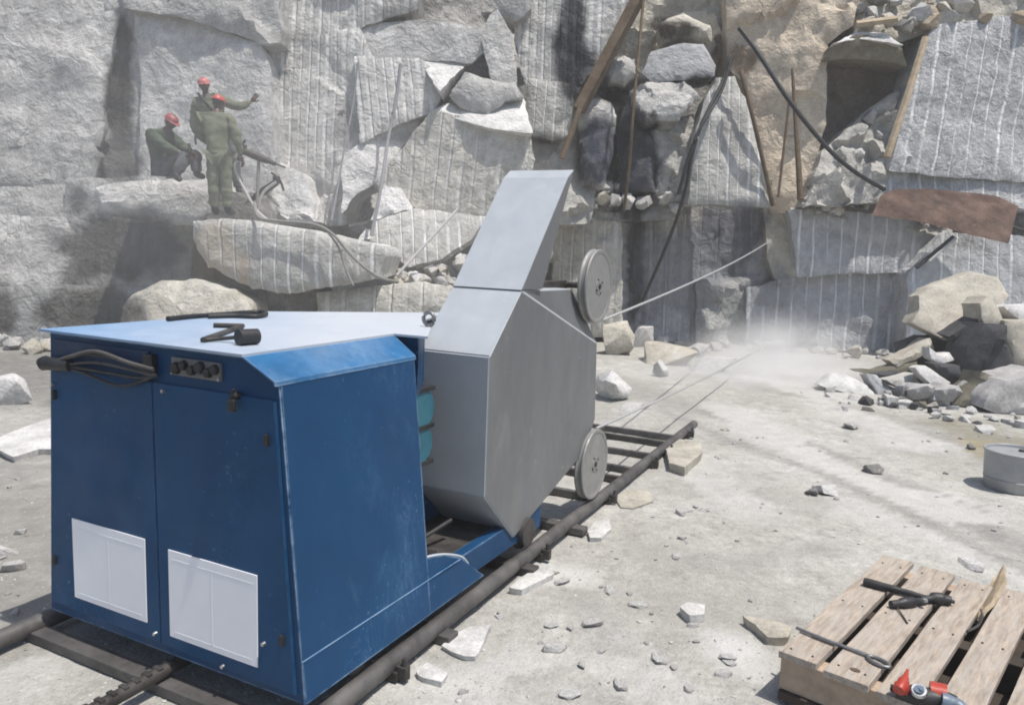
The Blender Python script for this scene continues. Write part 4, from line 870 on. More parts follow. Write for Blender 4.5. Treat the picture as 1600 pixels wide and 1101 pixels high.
# ------------------------------------------------------------------ rails
def track():
    t = empty('rail_track', 'dark steel rail track with cross ties that the blue machine stands on', 'rail track', (MO[0], MO[1], 0), A_ - math.pi / 2)
    for x0, x1, y0, y1 in ((.028, -.082, -1.2, 6.42), (-1.655, -1.765, -1.2, 6.35)):
        bm = bmesh.new(); n = 40
        P = [(x0 + (x1 - x0) * i / n, y0 + (y1 - y0) * i / n, .066 + .003 * noise.noise(Vector((i * .4, x0, 0)))) for i in range(n + 1)]
        tube(bm, P, .043, 18, 1, False); cyl(bm, P[-1], (P[-1][0], P[-1][1] + .012, P[-1][2]), .038, .028, 18)
        r = obj('rail', bm, 'track', t, 40)
        for yy in (-.9, .55, 2.15, 3.45, 4.62, 5.15, 6.0):
            k = (yy - y0) / (y1 - y0); xx = x0 + (x1 - x0) * k
            bm = bmesh.new(); s = 1 if x0 > -1 else -1
            box(bm, xx - .06, xx + .06, yy - .035, yy + .035, .005, .05, .004); box(bm, xx + s * .045, xx + s * .10, yy - .02, yy + .02, .01, .075, .004); cyl(bm, (xx + s * .08, yy, .03), (xx + s * .08, yy, .11), .012, n=8)
            obj('rail_clamp', bm, 'steel', r)
    for i, y in enumerate((-1.0, -.03, .95, 1.9, 2.7, 3.42, 4.0, 4.33, 4.90, 5.45, 5.78)):
        bm = bmesh.new(); w = .045 if y < 3 else .026
        box(bm, -1.80, .10 if y in (.95, 1.9, 2.7) else (.07 if y < 0 else -.04), y - w, y + w, .004, .052 if y < 3 else .06, .006)
        obj('cross_tie', bm, 'track' if i % 3 else 'steel', t)
    bm = bmesh.new(); cyl(bm, (-.755, -1.2, .085), (-.86, 5.6, .085), .030, n=16)
    for k in range(70):
        y = -1.1 + k * .055 if k < 40 else None
        if y is not None: box(bm, -.755 - .0155 * (y + 1.2) - .022, -.755 - .0155 * (y + 1.2) + .022, y - .012, y + .012, .106, .118, .003)
    obj('gear_rack', bm, 'steel', t, 40)
track()
bpy.context.view_layer.update()
def mw(x, y, z): return MO + mu * x + mv * y + np.array([0, 0, z])

# saw wire: one loop, its upper and lower run are in view
bm = bmesh.new()
w1, w2 = atY(1205, 375, 16.75), atY(1200, 536, 16.3)
a, b = mw(-.045, 3.10, 1.44), mw(-.045, 3.20, .64)
def sag(p, q, s, n=14): return [np.array(p) + (np.array(q) - np.array(p)) * i / n + np.array([0, 0, -s * 4 * (i / n) * (1 - i / n)]) for i in range(n + 1)]
tube(bm, sag(a, w1, .07), .009, 8, 1, False); tube(bm, sag(b, w2, .05), .009, 8, 1, False)
for run in (sag(a, w1, .07, 130), sag(b, w2, .05, 130)):
    for p, q in zip(run[1:-1], run[2:]): cyl(bm, p, p + (q - p) * .22, .0125, n=8)
tag(obj('saw_wire', bm, 'wire', None, 50, origin=tuple(b)), 'pale diamond beaded saw wire stretched from the guide wheels to the rock wall', 'saw wire')

# ------------------------------------------------------------------ things on the lid
def lidp(x, y, dz=0): return gz(x, y, ZT + .012 + dz)
t = empty('crank_handle', 'bent dark crank handle with a black socket head, lying on the dusty lid', 'hand tool', tuple(lidp(355, 520)))
t.rotation_euler = (0, 0, 0); O_ = Vector(lidp(355, 520))
def lp(x, y, dz=0): return Vector(lidp(x, y, dz)) - O_
bm = bmesh.new(); tube(bm, [lp(334, 508, .012), lp(379, 509, .012)], .012, 10, 1, False); tube(bm, [lp(379, 509, .012), lp(317, 531, .012)], .012, 10, 1, False); tube(bm, [lp(317, 531, .010), lp(345, 529, .014), lp(376, 526, .03)], .009, 10, 4); obj('rod', bm, 'steel', t, 50)
bm = bmesh.new(); cyl(bm, lp(372, 527, .034), lp(402, 525, .034), .034, .032, 22); cyl(bm, lp(402, 525, .034), lp(404, 525, .034), .024, .022, 18); obj('socket', bm, 'black', t, 40)
bm = bmesh.new(); tube(bm, [lidp(x, y, .014) for x, y in ((262, 498), (300, 494), (345, 491), (392, 487.5), (412, 488), (415, 491), (400, 494), (365, 493), (325, 494))], .013, 10, 6)
tag(obj('rubber_hose', bm, 'black', None, 50, origin=tuple(lidp(340, 493))), 'black rubber hose looped flat along the back edge of the blue lid', 'hose')

# ------------------------------------------------------------------ pallet and tools
PQ = gz(1223, 1011, .24); PA = R(49.4); PZ = .24
pal = empty('wooden_pallet', 'weathered wooden pallet with wide gaps, lying in the lower right corner', 'pallet', (PQ[0], PQ[1], 0), PA - math.pi / 2)
pa = np.array([math.sin(PA), -math.cos(PA), 0]); pw = np.array([math.cos(PA), math.sin(PA), 0])
def palw(x, y, z=0.0): return PQ + pa * x + pw * y + np.array([0, 0, z])
for i, (x0, x1, y0, y1) in enumerate(((-.005, .160, -.03, 1.53), (.200, .378, -.06, 1.50), (.412, .565, -.07, 1.47), (.615, .765, -.06, 1.5), (.825, .98, -.07, 1.5), (1.03, 1.18, -.06, 1.5))):
    bm = bmesh.new(); rs = random.Random(i)
    zt = PZ - rs.uniform(0, .004)
    vs = box(bm, x0, x1, y0, y1, zt - .032, zt, .003)
    bmesh.ops.subdivide_edges(bm, edges=[e for e in bm.edges if e.calc_length() > .5], cuts=14)
    for v in bm.verts: v.co += Vector((.004 * noise.noise(v.co * 3 + Vector((i, 0, 0))), .003 * noise.noise(v.co * 20), .004 * noise.noise(Vector((i * 5, v.co.y * 1.5, v.co.x)))))
    pl = obj('plank', bm, 'wood', pal)
    if i == 1:
        bm = bmesh.new(); bmesh.ops.create_circle(bm, cap_ends=True, segments=12, radius=.022, matrix=Matrix.Translation((.30, .03, zt + .0035)) @ Matrix.Diagonal((1, .7, 1, 1))); obj('knot_hole', bm, 'brownbeam', pl)
    bm = bmesh.new()
    for yy in (.02, .70, 1.38):
        for xx in (x0 + .035, x1 - .035): cyl(bm, (xx, yy, zt - .002), (xx, yy, zt + .0045), .005, n=8)
    obj('nail', bm, 'steel', pl)
for yy in (-.01, .66, 1.34):
    bm = bmesh.new(); box(bm, .0, 1.17, yy, yy + .095, .055, PZ - .037, .004); obj('stringer', bm, 'woodshade' if .5 < yy < 1 else 'woodend', pal)  # middle one darkened to pass for shade between the planks
for x0 in (.005, .205, .405, .605, .805, 1.005):
    bm = bmesh.new(); box(bm, x0, x0 + .194, -.02 if x0 > .1 else -.03, 1.49, .012, .052, .003); obj('bottom_board', bm, 'woodshade', pal)  # closed floor of dark boards added so the plank gaps read black

bm = bmesh.new()
zz = .004
pv = [palw(-.02, .21, .010), palw(.10, .19, .010), palw(.22, .185, .009), palw(.30, .18, .008)]
tube(bm, pv, [.008, .009, .009, .011], 8, 5)
c0 = palw(.355, .158, .010); ax = (palw(.41, .14) - palw(.30, .18)); ax /= np.linalg.norm(ax); bx = np.array([-ax[1], ax[0], 0])
rg = [c0 + ax * .050 * math.cos(q) + bx * .026 * math.sin(q) for q in [2 * math.pi * i / 20 for i in range(20)]]
tube(bm, rg + [rg[0]], .0085, 8, 1, False)
tag(obj('spanner', bm, 'dullsteel', None, 50, origin=tuple(palw(.2, .18))), 'grey ring spanner lying across the near ends of the first two pallet planks', 'spanner')

def plank_top(x, y, px_): return gz(x, y, PZ + px_)
t = empty('pliers', 'large black pliers with a pale rivet, lying across three pallet planks', 'pliers', tuple(gz(1420, 930, PZ)))
O2 = Vector(gz(1420, 930, PZ))
def gp(x, y, dz): return Vector(gz(x, y, PZ + dz)) - O2
bm = bmesh.new(); tube(bm, [gp(1350, 908, .02), gp(1385, 917, .022), gp(1420, 926, .02), gp(1448, 934, .018)], [.022, .020, .016, .014], 10, 5); obj('handle', bm, 'black', t, 50)
bm = bmesh.new(); tube(bm, [gp(1392, 944, .02), gp(1415, 941, .024), gp(1446, 938, .018)], [.020, .027, .018], 10, 6); obj('handle', bm, 'black', t, 50)
bm = bmesh.new(); tube(bm, [gp(1440, 937, .020), gp(1462, 934, .026), gp(1480, 937, .022), gp(1491, 940, .016)], [.018, .030, .024, .010], 10, 6); obj('jaws', bm, 'black', t, 50)
bm = bmesh.new(); a = gp(1445, 939, .036); cyl(bm, a, a + Vector((0, 0, .012)), .014, .011, 14); obj('rivet', bm, 'wheel', t, 40)
bm = bmesh.new(); tube(bm, [gp(1400, 946, .012), gp(1409, 959, .008), gp(1418, 973, .006)], .004, 6, 4); obj('spring_wire', bm, 'steel', t)

# splintered wedge stuck upright in a gap
bm = bmesh.new(); b0 = palw(.585, .98, -.02); b1 = palw(.612, 1.16, .0); tp = atY(1570, 884, 4.42); mid_ = (b1 + tp) / 2
n_ = np.cross(b1 - b0, tp - b0); n_ /= np.linalg.norm(n_)
pts = [b0, palw(.60, 1.05, .02), b1 + np.array([0, 0, .02]), mid_ + pa * .03 + np.array([0, 0, .03]), tp, tp - pa * .012 + np.array([0, 0, -.03]), b0 + (tp - b0) * .45 - pa * .025]
prism(bm, [tuple(p - n_ * .011) for p in pts], [tuple(p + n_ * .011) for p in pts])
tag(obj('wood_splinter', bm, 'tan', None, None, origin=tuple(b0)), 'pointed wooden splinter standing upright in a gap between pallet planks', 'wood splinter')
bm = bmesh.new(); tube(bm, [palw(.575, .76, .006), palw(.60, .86, .006), palw(.60, .97, .01), palw(.585, 1.02, .03)], .006, 6, 5)
tag(obj('wire_offcut', bm, 'steel', None, 50, origin=tuple(palw(.59, .87))), 'short bent wire offcut at the foot of the upright wooden splinter', 'wire')

# red and black hand tool with a dial
TO = palw(.52, .015); t = empty('hand_tool', 'red and black hand tool with a silver dial, on the pallet at the bottom edge', 'hand tool', tuple(TO))
TO = Vector(TO)
def tp_(x, y, dz): return Vector(gz(x, y, PZ + dz)) - TO
bm = bmesh.new(); tube(bm, [tp_(1394, 1072, .03), tp_(1412, 1078, .034), tp_(1445, 1084, .036), tp_(1478, 1088, .034), tp_(1500, 1100, .03)], [.018, .036, .042, .040, .032, .022], 16, 7)
bmesh.ops.scale(bm, vec=(1, 1, .8), verts=bm.verts); obj('body', bm, 'black', t, 50)
bm = bmesh.new(); tube(bm, [tp_(1404, 1078, .05), tp_(1411, 1066, .066), tp_(1415, 1056, .074), tp_(1418, 1046, .08)], [.024, .022, .015, .009, .006], 12, 5); tube(bm, [tp_(1398, 1072, .045), tp_(1420, 1078, .05)], .022, 12, 1, False); obj('lever', bm, 'redtool', t, 50)
bm = bmesh.new(); tube(bm, [tp_(1452, 1082, .03), tp_(1478, 1088, .03)], .047, 16, 1, False); obj('collar', bm, 'redtool', t, 40)
bm = bmesh.new(); a = tp_(1436, 1080, .062); cyl(bm, a, a + Vector((-.004, -.006, .012)), .030, .027, 22); d_ = obj('dial', bm, 'silver', t, 40)
bm = bmesh.new(); cyl(bm, a + Vector((-.004, -.006, .012)), a + Vector((-.005, -.007, .016)), .020, .019, 18); box(bm, a.x - .006, a.x + .004, a.y - .022, a.y + .006, a.z + .016, a.z + .019); obj('dial_face', bm, 'bluegrey', d_, 40)
bm = bmesh.new(); tube(bm, [tp_(1470, 1094, .03), tp_(1490, 1100, .026), tp_(1512, 1112, .02)], [.034, .030, .024], 14, 5); obj('tail', bm, 'bluegrey', t, 50)

# ------------------------------------------------------------------ bucket
t = empty('metal_drum', 'short dented grey metal drum standing on the floor at the right frame edge', 'drum', (4.47, 6.74, gh(4.47, 6.74)))
bm = bmesh.new(); prf = [(.0, .0), (.215, .0), (.225, .012), (.237, .17), (.247, .34), (.236, .34), (.232, .322), (.10, .318), (0, .318)]; N = 44; rings = []
for r_, z in prf:
    rings.append([bm.verts.new((0, 0, z))] if r_ == 0 else [bm.verts.new((r_ * math.cos(2 * math.pi * j / N) * (1 + .012 * math.sin(3 * j / N * 6.28)), r_ * math.sin(2 * math.pi * j / N), z)) for j in range(N)])
for a_, b_ in zip(rings, rings[1:]):
    for j in range(N):
        if len(a_) == 1: bm.faces.new((a_[0], b_[j], b_[(j + 1) % N]))
        elif len(b_) == 1: bm.faces.new((a_[j], b_[0], a_[(j + 1) % N]))
        else: bm.faces.new((a_[j], b_[j], b_[(j + 1) % N], a_[(j + 1) % N]))
obj('body', bm, 'bucket', t, 40)
bm = bmesh.new(); rg = [(.249 * math.cos(2 * math.pi * j / 40), .249 * math.sin(2 * math.pi * j / 40), .34) for j in range(40)]; tube(bm, rg + [rg[0]], .009, 8, 1, False); obj('rim', bm, 'bucket', t, 50)
bm = bmesh.new(); rg = [(.233 * math.cos(2 * math.pi * j / 40), .233 * math.sin(2 * math.pi * j / 40), .10) for j in range(40)]; tube(bm, rg + [rg[0]], .006, 8, 1, False); obj('hoop', bm, 'bucket', t, 50)
bm = bmesh.new(); cyl(bm, (.10, .08, .318), (.10, .08, .335), .03, .028, 16); obj('bung', bm, 'steel', t, 40)

# ------------------------------------------------------------------ people
def skin(name, J, bones, mat, parent, sub=3):
    me = bpy.data.meshes.new(name + '_sk'); names = list(J); ids = {n: i for i, n in enumerate(names)}
    me.from_pydata([J[n][0] for n in names], [(ids[a], ids[b]) for a, b in bones], [])
    o = bpy.data.objects.new(name + '_sk', me); COL.objects.link(o)
    md = o.modifiers.new('s', 'SKIN'); md.use_smooth_shade = True
    sv = me.skin_vertices[0].data
    for n in names:
        r = J[n][1]; sv[ids[n]].radius = r if isinstance(r, tuple) else (r, r)
    for v in sv: v.use_root = False
    sv[0].use_root = True
    o.modifiers.new('u', 'SUBSURF').levels = sub
    bpy.context.view_layer.update()
    m2 = bpy.data.meshes.new_from_object(o.evaluated_get(bpy.context.evaluated_depsgraph_get()))
    m2.name = name; bpy.data.objects.remove(o); bpy.data.meshes.remove(me)
    if mat is None: return m2
    return link(name, m2, mat, parent)
def V3(*a): return tuple(a)
def lerp(a, b, t): return tuple(a[i] + (b[i] - a[i]) * t for i in range(3))
M['redpale'] = mk_plain('dusty_pink_red_hat', (.50, .15, .13), .5, 0, .1, 9, 0, .3, (.6, .35, .33)); M['reddark'] = mk_plain('dark_red_hat', (.28, .05, .05), .5, 0, .1, 9, 0, .3, (.45, .25, .24))
def person(label, locn, J, face, jacket, trousers, hat='red', hatd=.0, rz=0, curl=.5):
    """J: joints in metres (x right, y away, z up); face: unit direction the face looks"""
    t = empty('person', label, 'person', locn, rz, 'workers on the quarry blocks')
    g = lambda n: J[n]
    # body: one skin
    BJ = {'pel': (g('pel'), (.13, .10)), 'wai': (g('wai'), (.12, .09)), 'che': (g('che'), (.15, .105)), 'nek': (g('nek'), .055), 'hb': (lerp(g('nek'), g('hed'), .45), .055)}
    bn = [('pel', 'wai'), ('wai', 'che'), ('che', 'nek'), ('nek', 'hb')]
    for s in 'lr':
        BJ.update({'sh' + s: (g('sh' + s), .058), 'el' + s: (g('el' + s), .043), 'wr' + s: (g('wr' + s), .027), 'hi' + s: (g('hi' + s), .085), 'kn' + s: (g('kn' + s), .058), 'an' + s: (g('an' + s), .04), 'to' + s: (g('to' + s), .035)})
        bn += [('che', 'sh' + s), ('sh' + s, 'el' + s), ('el' + s, 'wr' + s), ('pel', 'hi' + s), ('hi' + s, 'kn' + s), ('kn' + s, 'an' + s), ('an' + s, 'to' + s)]
    body = skin('body', BJ, bn, None, None)
    bm = bmesh.new(); bm.from_mesh(body)
    # head, nose, ears
    hc = Vector(g('hed')); f = Vector(face).normalized(); up = (hc - Vector(g('nek'))).normalized(); sd = f.cross(up).normalized(); up = sd.cross(f)
    Mx = Matrix((sd, f, up)).transposed().to_4x4(); Mx.translation = hc
    r = bmesh.ops.create_icosphere(bm, subdivisions=3, radius=1)
    for v in r['verts']:
        c = v.co.copy(); w = .074 * (1 - .16 * max(0, -c.z)); 
        p = Vector((c.x * w, c.y * (.094 - .012 * max(0, -c.z)), c.z * .115))
        if c.y > .8: p.y += .012 * max(0, 1 - abs(c.x) * 6) * (1 if -.45 < c.z < .15 else 0)          # nose
        if c.y > .72 and .02 < c.z < .28 and .15 < abs(c.x) < .5: p.y -= .009                             # eye sockets
        if c.y > .7 and -.72 < c.z < -.5 and abs(c.x) < .3: p.y -= .005                                   # mouth
        v.co = Mx @ p
    for s in (-1, 1): bmesh.ops.create_icosphere(bm, subdivisions=2, radius=1, matrix=Mx @ Matrix.Translation((s * .074, -.005, -.005)) @ Matrix.Diagonal((.010, .018, .030, 1)))
    # hands: palm, four fingers, thumb
    for s in 'lr':
        w = Vector(g('wr' + s)); d = (w - Vector(g('el' + s))).normalized()
        if ('ha' + s) in J: d = (Vector(J['ha' + s]) - w).normalized()
        nrm = Vector((0, 0, 1)).cross(d); nrm = nrm.normalized() if nrm.length > .1 else Vector((0, 1, 0))
        sde = d.cross(nrm)
        q = Matrix((sde, nrm, d)).transposed().to_4x4(); q.translation = w + d * .05
        bmesh.ops.create_icosphere(bm, subdivisions=2, radius=1, matrix=q @ Matrix.Diagonal((.042, .017, .055, 1)))
        for k, (o_, L) in enumerate(((-.030, .068), (-.010, .078), (.010, .073), (.029, .058))):
            a = w + d * .09 + sde * o_; tube(bm, [a, a + d * L * .4 + nrm * L * .1 * curl, a + d * L * .75 + nrm * L * .4 * curl, a + d * L * .85 + nrm * L * .8 * curl], [.009, .009, .008, .007], 7, 2)
        a = w + d * .035 - sde * .036; tube(bm, [a, a - sde * .025 + d * .025, a - sde * .034 + d * .058 + nrm * .012], [.011, .010, .008], 7, 2)
    bmesh.ops.recalc_face_normals(bm, faces=bm.faces)
    me = bpy.data.meshes.new('body'); bm.to_mesh(me); bm.free()
    for fc in me.polygons: fc.use_smooth = True
    link('body', me, 'skin', t)
    # hair under the hat
    bm = bmesh.new(); r = bmesh.ops.create_icosphere(bm, subdivisions=3, radius=1)
    bmesh.ops.delete(bm, geom=[v for v in bm.verts if v.co.y > .35 + .5 * max(0, v.co.z) or v.co.z < -.45], context='VERTS')
    for v in bm.verts: v.co = Mx @ Vector((v.co.x * .079, v.co.y * .100, v.co.z * .121))
    obj('hair', bm, 'black', t, 60)
    # clothes
    CJ = {'che': (g('che'), (.18, .14)), 'wai': (g('wai'), (.175, .14)), 'pe2': (g('pel'), (.18, .145)), 'hem': (tuple(Vector(g('pel')) + (Vector(g('pel')) - Vector(g('wai'))) * .40), (.175, .15)), 'col': (lerp(g('che'), g('nek'), .85), .072)}
    cb = [('che', 'wai'), ('wai', 'pe2'), ('pe2', 'hem'), ('che', 'col')]
    for s in 'lr':
        CJ.update({'sh' + s: (g('sh' + s), .095), 'el' + s: (g('el' + s), .075), 'cu' + s: (lerp(g('el' + s), g('wr' + s), .92), .047)}); cb += [('che', 'sh' + s), ('sh' + s, 'el' + s), ('el' + s, 'cu' + s)]
    jk = skin('jacket', CJ, cb, jacket, t)
    for v in jk.data.vertices: v.co += v.normal * (.016 * noise.noise(v.co * 8) + .014 * noise.noise(Vector((v.co.x * 6, v.co.y * 6, v.co.z * 20))))
    TJ = {'pel': (g('pel'), (.16, .14))}; tb = []
    for s in 'lr':
        TJ.update({'hi' + s: (g('hi' + s), .115), 'kn' + s: (g('kn' + s), .092), 'cf' + s: (lerp(g('kn' + s), g('an' + s), .92), .078)}); tb += [('pel', 'hi' + s), ('hi' + s, 'kn' + s), ('kn' + s, 'cf' + s)]
    tr = skin('trousers', TJ, tb, trousers, t)
    for v in tr.data.vertices: v.co += v.normal * (.018 * noise.noise(v.co * 7 + Vector((3, 3, 3))) + .013 * noise.noise(Vector((v.co.x * 5, v.co.y * 5, v.co.z * 17))))
    for s in 'lr':
        a, b = g('an' + s), g('to' + s); d = Vector(b) - Vector(a)
        skin('boot', {'a': (lerp(g('kn' + s), a, .78), .056), 'b': (a, .058), 'c': (tuple(Vector(a) + d * .5), .05), 'd': (b, .042)}, [('a', 'b'), ('b', 'c'), ('c', 'd')], 'black', t)
    # hard hat: shell, brim and ridge
    bm = bmesh.new(); r = bmesh.ops.create_icosphere(bm, subdivisions=3, radius=1)
    bmesh.ops.delete(bm, geom=[v for v in bm.verts if v.co.z < -.05], context='VERTS')
    hm = Mx @ Matrix.Translation((0, -.008, .035)) @ Matrix.Rotation(R(hatd), 4, 'X')
    for v in bm.verts: v.co = hm @ Vector((v.co.x * .090, v.co.y * .110, v.co.z * .080 * (1 + .08 * math.exp(-(v.co.x * 5) ** 2))))
    hat_o = obj('hard_hat', bm, hat, t, 60)
    bm = bmesh.new(); N = 28; ri, ro = [], []
    for j in range(N):
        q = 2 * math.pi * j / N; fx = max(0, math.sin(q))
        ri.append((.086 * math.cos(q), .106 * math.sin(q))); ro.append(((.094 + .0 * fx) * math.cos(q), (.114 + .055 * fx ** 2) * math.sin(q)))
    for j in range(N):
        k = (j + 1) % N; P = []
        for z in (-.004, .004): P += [bm.verts.new(hm @ Vector((*ri[j], z))), bm.verts.new(hm @ Vector((*ro[j], z - .008))), bm.verts.new(hm @ Vector((*ro[k], z - .008))), bm.verts.new(hm @ Vector((*ri[k], z)))]
        for q in ((0, 1, 2, 3), (7, 6, 5, 4), (0, 4, 5, 1), (1, 5, 6, 2), (2, 6, 7, 3), (3, 7, 4, 0)): bm.faces.new([P[i] for i in q])
    bmesh.ops.remove_doubles(bm, verts=bm.verts, dist=.0004); obj('brim', bm, hat, hat_o, 40)
    return t
def feet(x, y, D): return tuple(atY(x, y, D))
# nearer standing worker, back to us
person('person in tan green overall and red hat, back turned, on the drilled block', feet(345, 337, 11.75),
       dict(pel=(-.02, 0, .92), wai=(-.04, .0, 1.10), che=(-.06, .02, 1.33), nek=(-.06, .05, 1.50), hed=(-.045, .09, 1.625), shl=(-.26, .02, 1.40), shr=(.14, .03, 1.40), ell=(-.31, .10, 1.13), elr=(.24, .04, 1.12), wrl=(-.20, .28, 1.04), wrr=(.27, .12, .88),
            hil=(-.10, 0, .86), hir=(.06, 0, .86), knl=(-.09, -.03, .47), knr=(.08, .02, .47), anl=(-.09, 0, .08), anr=(.09, .03, .08), tol=(-.11, .15, .035), tor=(.13, .18, .035)), (.15, 1, -.12), 'green', 'green', hatd=-6)
# farther worker, arm stretched to the wall
pA = person('person in green jacket and red hat with one arm stretched to the wall', feet(347, 306, 12.55),
       dict(pel=(-.02, 0, .95), wai=(-.10, 0, 1.13), che=(-.18, 0, 1.36), nek=(-.23, .0, 1.54), hed=(-.245, -.03, 1.67), shl=(-.37, .0, 1.42), shr=(.02, .0, 1.46), ell=(-.44, .04, 1.15), elr=(.24, .06, 1.37), wrl=(-.40, -.02, .92), wrr=(.44, .12, 1.47), har=(.50, .13, 1.56),
            hil=(-.10, 0, .88), hir=(.08, 0, .88), knl=(-.02, -.02, .48), knr=(.20, .0, .48), anl=(.04, 0, .08), anr=(.26, .02, .08), tol=(.12, -.12, .035), tor=(.38, -.09, .035)), (.5, -.75, -.2), 'green', 'dark', hat='redpale', curl=.15)
bm = bmesh.new(); tube(bm, [(-.31, -.10, 1.53), (-.24, -.15, 1.46), (-.16, -.155, 1.36), (-.08, -.14, 1.28)], [.020, .024, .022, .016], 8, 5); obj('white_scarf', bm, 'white', pA, 50)
# crouching worker on the ledge
person('person in dark green jacket and red hat, crouching on the ledge', feet(262, 279, 11.7),
       dict(pel=(-.06, .05, .16), wai=(-.09, .03, .34), che=(-.06, .0, .56), nek=(.03, -.02, .70), hed=(.09, -.05, .80), shl=(-.16, -.13, .60), shr=(.00, .16, .62), ell=(.08, -.22, .42), elr=(.22, .15, .44), wrl=(.28, -.17, .34), wrr=(.34, .04, .38),
            hil=(-.04, -.06, .16), hir=(-.02, .12, .16), knl=(.34, -.14, .34), knr=(.38, .14, .40), anl=(.22, -.24, .02), anr=(.38, .10, .08), tol=(.33, -.33, -.04), tor=(.52, .08, .04)), (.75, -.35, -.55), 'greend', 'dark', hat='reddark', hatd=0)
bm = bmesh.new(); c_ = Vector(atY(292, 238, 11.55)); tube(bm, [c_ + Vector(p) for p in ((.03, 0, .12), (.05, -.02, .03), (.02, -.03, -.05), (-.07, -.02, -.09))], [.02, .03, .028, .02], 8, 5); tag(obj('cloth', bm, 'white', None, 50, origin=tuple(c_)), 'white rag held by the crouching worker', 'cloth')
# ledge stone under the farther worker
rock([(312, 302), (345, 298), (392, 300), (410, 352), (306, 352)], 12.35, 'greyd', 'dark step stone under the boots of the worker with the stretched arm', 'stone block', 'granite_block', tilt=6, thick=1.0, amp=.03, res=.08)

# ------------------------------------------------------------------ rock drills by the workers
def drill(label, D, pts, hose):
    P = [Vector(atY(x, y, D)) for x, y in pts]; t = empty('rock_drill', label, 'rock drill', tuple(P[0])); O3 = P[0]; P = [p - O3 for p in P]
    a, b = P[0], P[1]; d = (b - a).normalized(); s = Vector((0, 1, 0))
    bm = bmesh.new(); cyl(bm, a, a + d * .22, .05, .06, 16); cyl(bm, a + d * .22, a + d * .40, .062, .05, 16); cyl(bm, a + d * .40, a + d * .52, .04, .03, 14); box(bm, -.045, .045, -.05, .05, -.02, .09, .01); obj('body', bm, 'steel', t, 40)
    bm = bmesh.new(); n = d.cross(s); tube(bm, [a - d * .02 - n * .16, a - d * .06, a - d * .02 + n * .16], .018, 8, 5); obj('handle', bm, 'black', t, 50)
    bm = bmesh.new(); cyl(bm, a + d * .5, b, .013, n=8); obj('drill_steel', bm, 'steel', t)
    bm = bmesh.new(); tube(bm, [a + d * .25, (a + P[2]) / 2 + d * .12, P[2]], .026, 8, 1, False); obj('pusher_leg', bm, 'greyhose', t, 40)
    bm = bmesh.new(); tube(bm, [Vector(atY(x, y, D - .05)) - O3 for x, y in hose], .022, 8, 6); obj('air_hose', bm, 'pale_hose', t, 50)
drill('rock drill with a T handle, aimed right, beside the standing workers', 12.0, [(380, 236), (446, 262), (402, 325)], [(372, 238), (366, 262), (384, 300), (402, 330), (420, 345)])
drill('lower rock drill lying against the wall right of the workers', 12.1, [(432, 285), (384, 318), (436, 322)], [(432, 284), (412, 300), (400, 330)])

# ------------------------------------------------------------------ hoses, ropes, poles on the face
def line(name, label, cat, pts, r, mat, n=8, k=7, sm=True, D=None):
    P = [atY(p[0], p[1], p[2] if len(p) > 2 else D) for p in pts]
    bm = bmesh.new(); tube(bm, P, r, n, k, sm)
    return tag(obj(name, bm, mat, None, 50, origin=tuple(P[0])), label, cat)
line('air_hose', 'grey hose draped over the drilled cream block and down to the scree', 'hose', [(398, 318, 11.6), (405, 340, 11.25), (440, 346, 11.2), (488, 350, 11.15), (520, 366, 11.1), (552, 402, 11.1), (590, 432, 11.05), (622, 440, 11.4)], .022, 'greyhose')
line('air_hose', 'thinner grey hose branching down the face of the drilled cream block', 'hose', [(510, 360, 11.16), (528, 385, 11.12), (540, 420, 11.1), (552, 446, 11.05)], .016, 'greyhose')
line('rope', 'thin grey rope hanging down the finely drilled face, left of the other rope', 'rope', [(559, 98, 14.5), (552, 160, 14.4), (540, 222, 14.2), (528, 290, 13.9), (518, 345, 13.6)], .018, 'rope')
line('rope', 'thicker grey rope hanging past the white angular facets', 'rope', [(626, 100, 14.5), (618, 160, 14.35), (606, 220, 14.1), (596, 290, 13.5), (580, 368, 13.2)], .030, 'rope')
line('rod', 'straight white rod leaning on the lower grooved slab above the scree', 'rod', [(620, 430, 12.7), (716, 326, 13.25)], .026, 'pale_hose', sm=False)
line('timber_plank', 'long brown timber beam leaning diagonally across the top of the face', 'timber beam', [(1012, -30, 16.4), (905, 172, 16.0)], [.15, .14], 'brownbeam', n=4, sm=False)
line('timber_pole', 'thin brown pole continuing down from the leaning timber beam', 'pole', [(906, 170, 15.9), (878, 248, 15.7)], .06, 'brownbeam', sm=False)
line('cable', 'black twin cable swinging down from the brown face over the tumbled boulders', 'cable', [(1140, 88, 16.2), (1128, 130, 16.0), (1098, 190, 15.7), (1082, 240, 15.6), (1070, 300, 15.7), (1045, 375, 16.2), (1003, 472, 16.6)], .035, 'black')
line('cable', 'second black cable beside the twin one, ending in mid face', 'cable', [(1143, 90, 16.1), (1126, 145, 15.9), (1094, 200, 15.6), (1076, 246, 15.55), (1060, 304, 15.6)], .032, 'black')
line('cable', 'thick black cable slanting from the brown face to the rusty sheet', 'cable', [(1155, 44, 16.2), (1185, 84, 16.0), (1235, 160, 15.7), (1290, 228, 15.6), (1335, 268, 15.6), (1382, 296, 15.8)], .045, 'black')
line('rope', 'thin dark rope dropping past the soot blackened rocks', 'rope', [(1006, -10, 16.4), (1000, 60, 16.0), (994, 120, 15.7), (988, 190, 15.5), (984, 250, 15.6), (975, 330, 15.8)], .030, 'brownbeam')
line('timber_pole', 'dark slanting pole along the left edge of the brown face', 'pole', [(1158, 112, 16.0), (1178, 190, 15.8), (1208, 322, 15.8)], .045, 'brownbeam', sm=False)
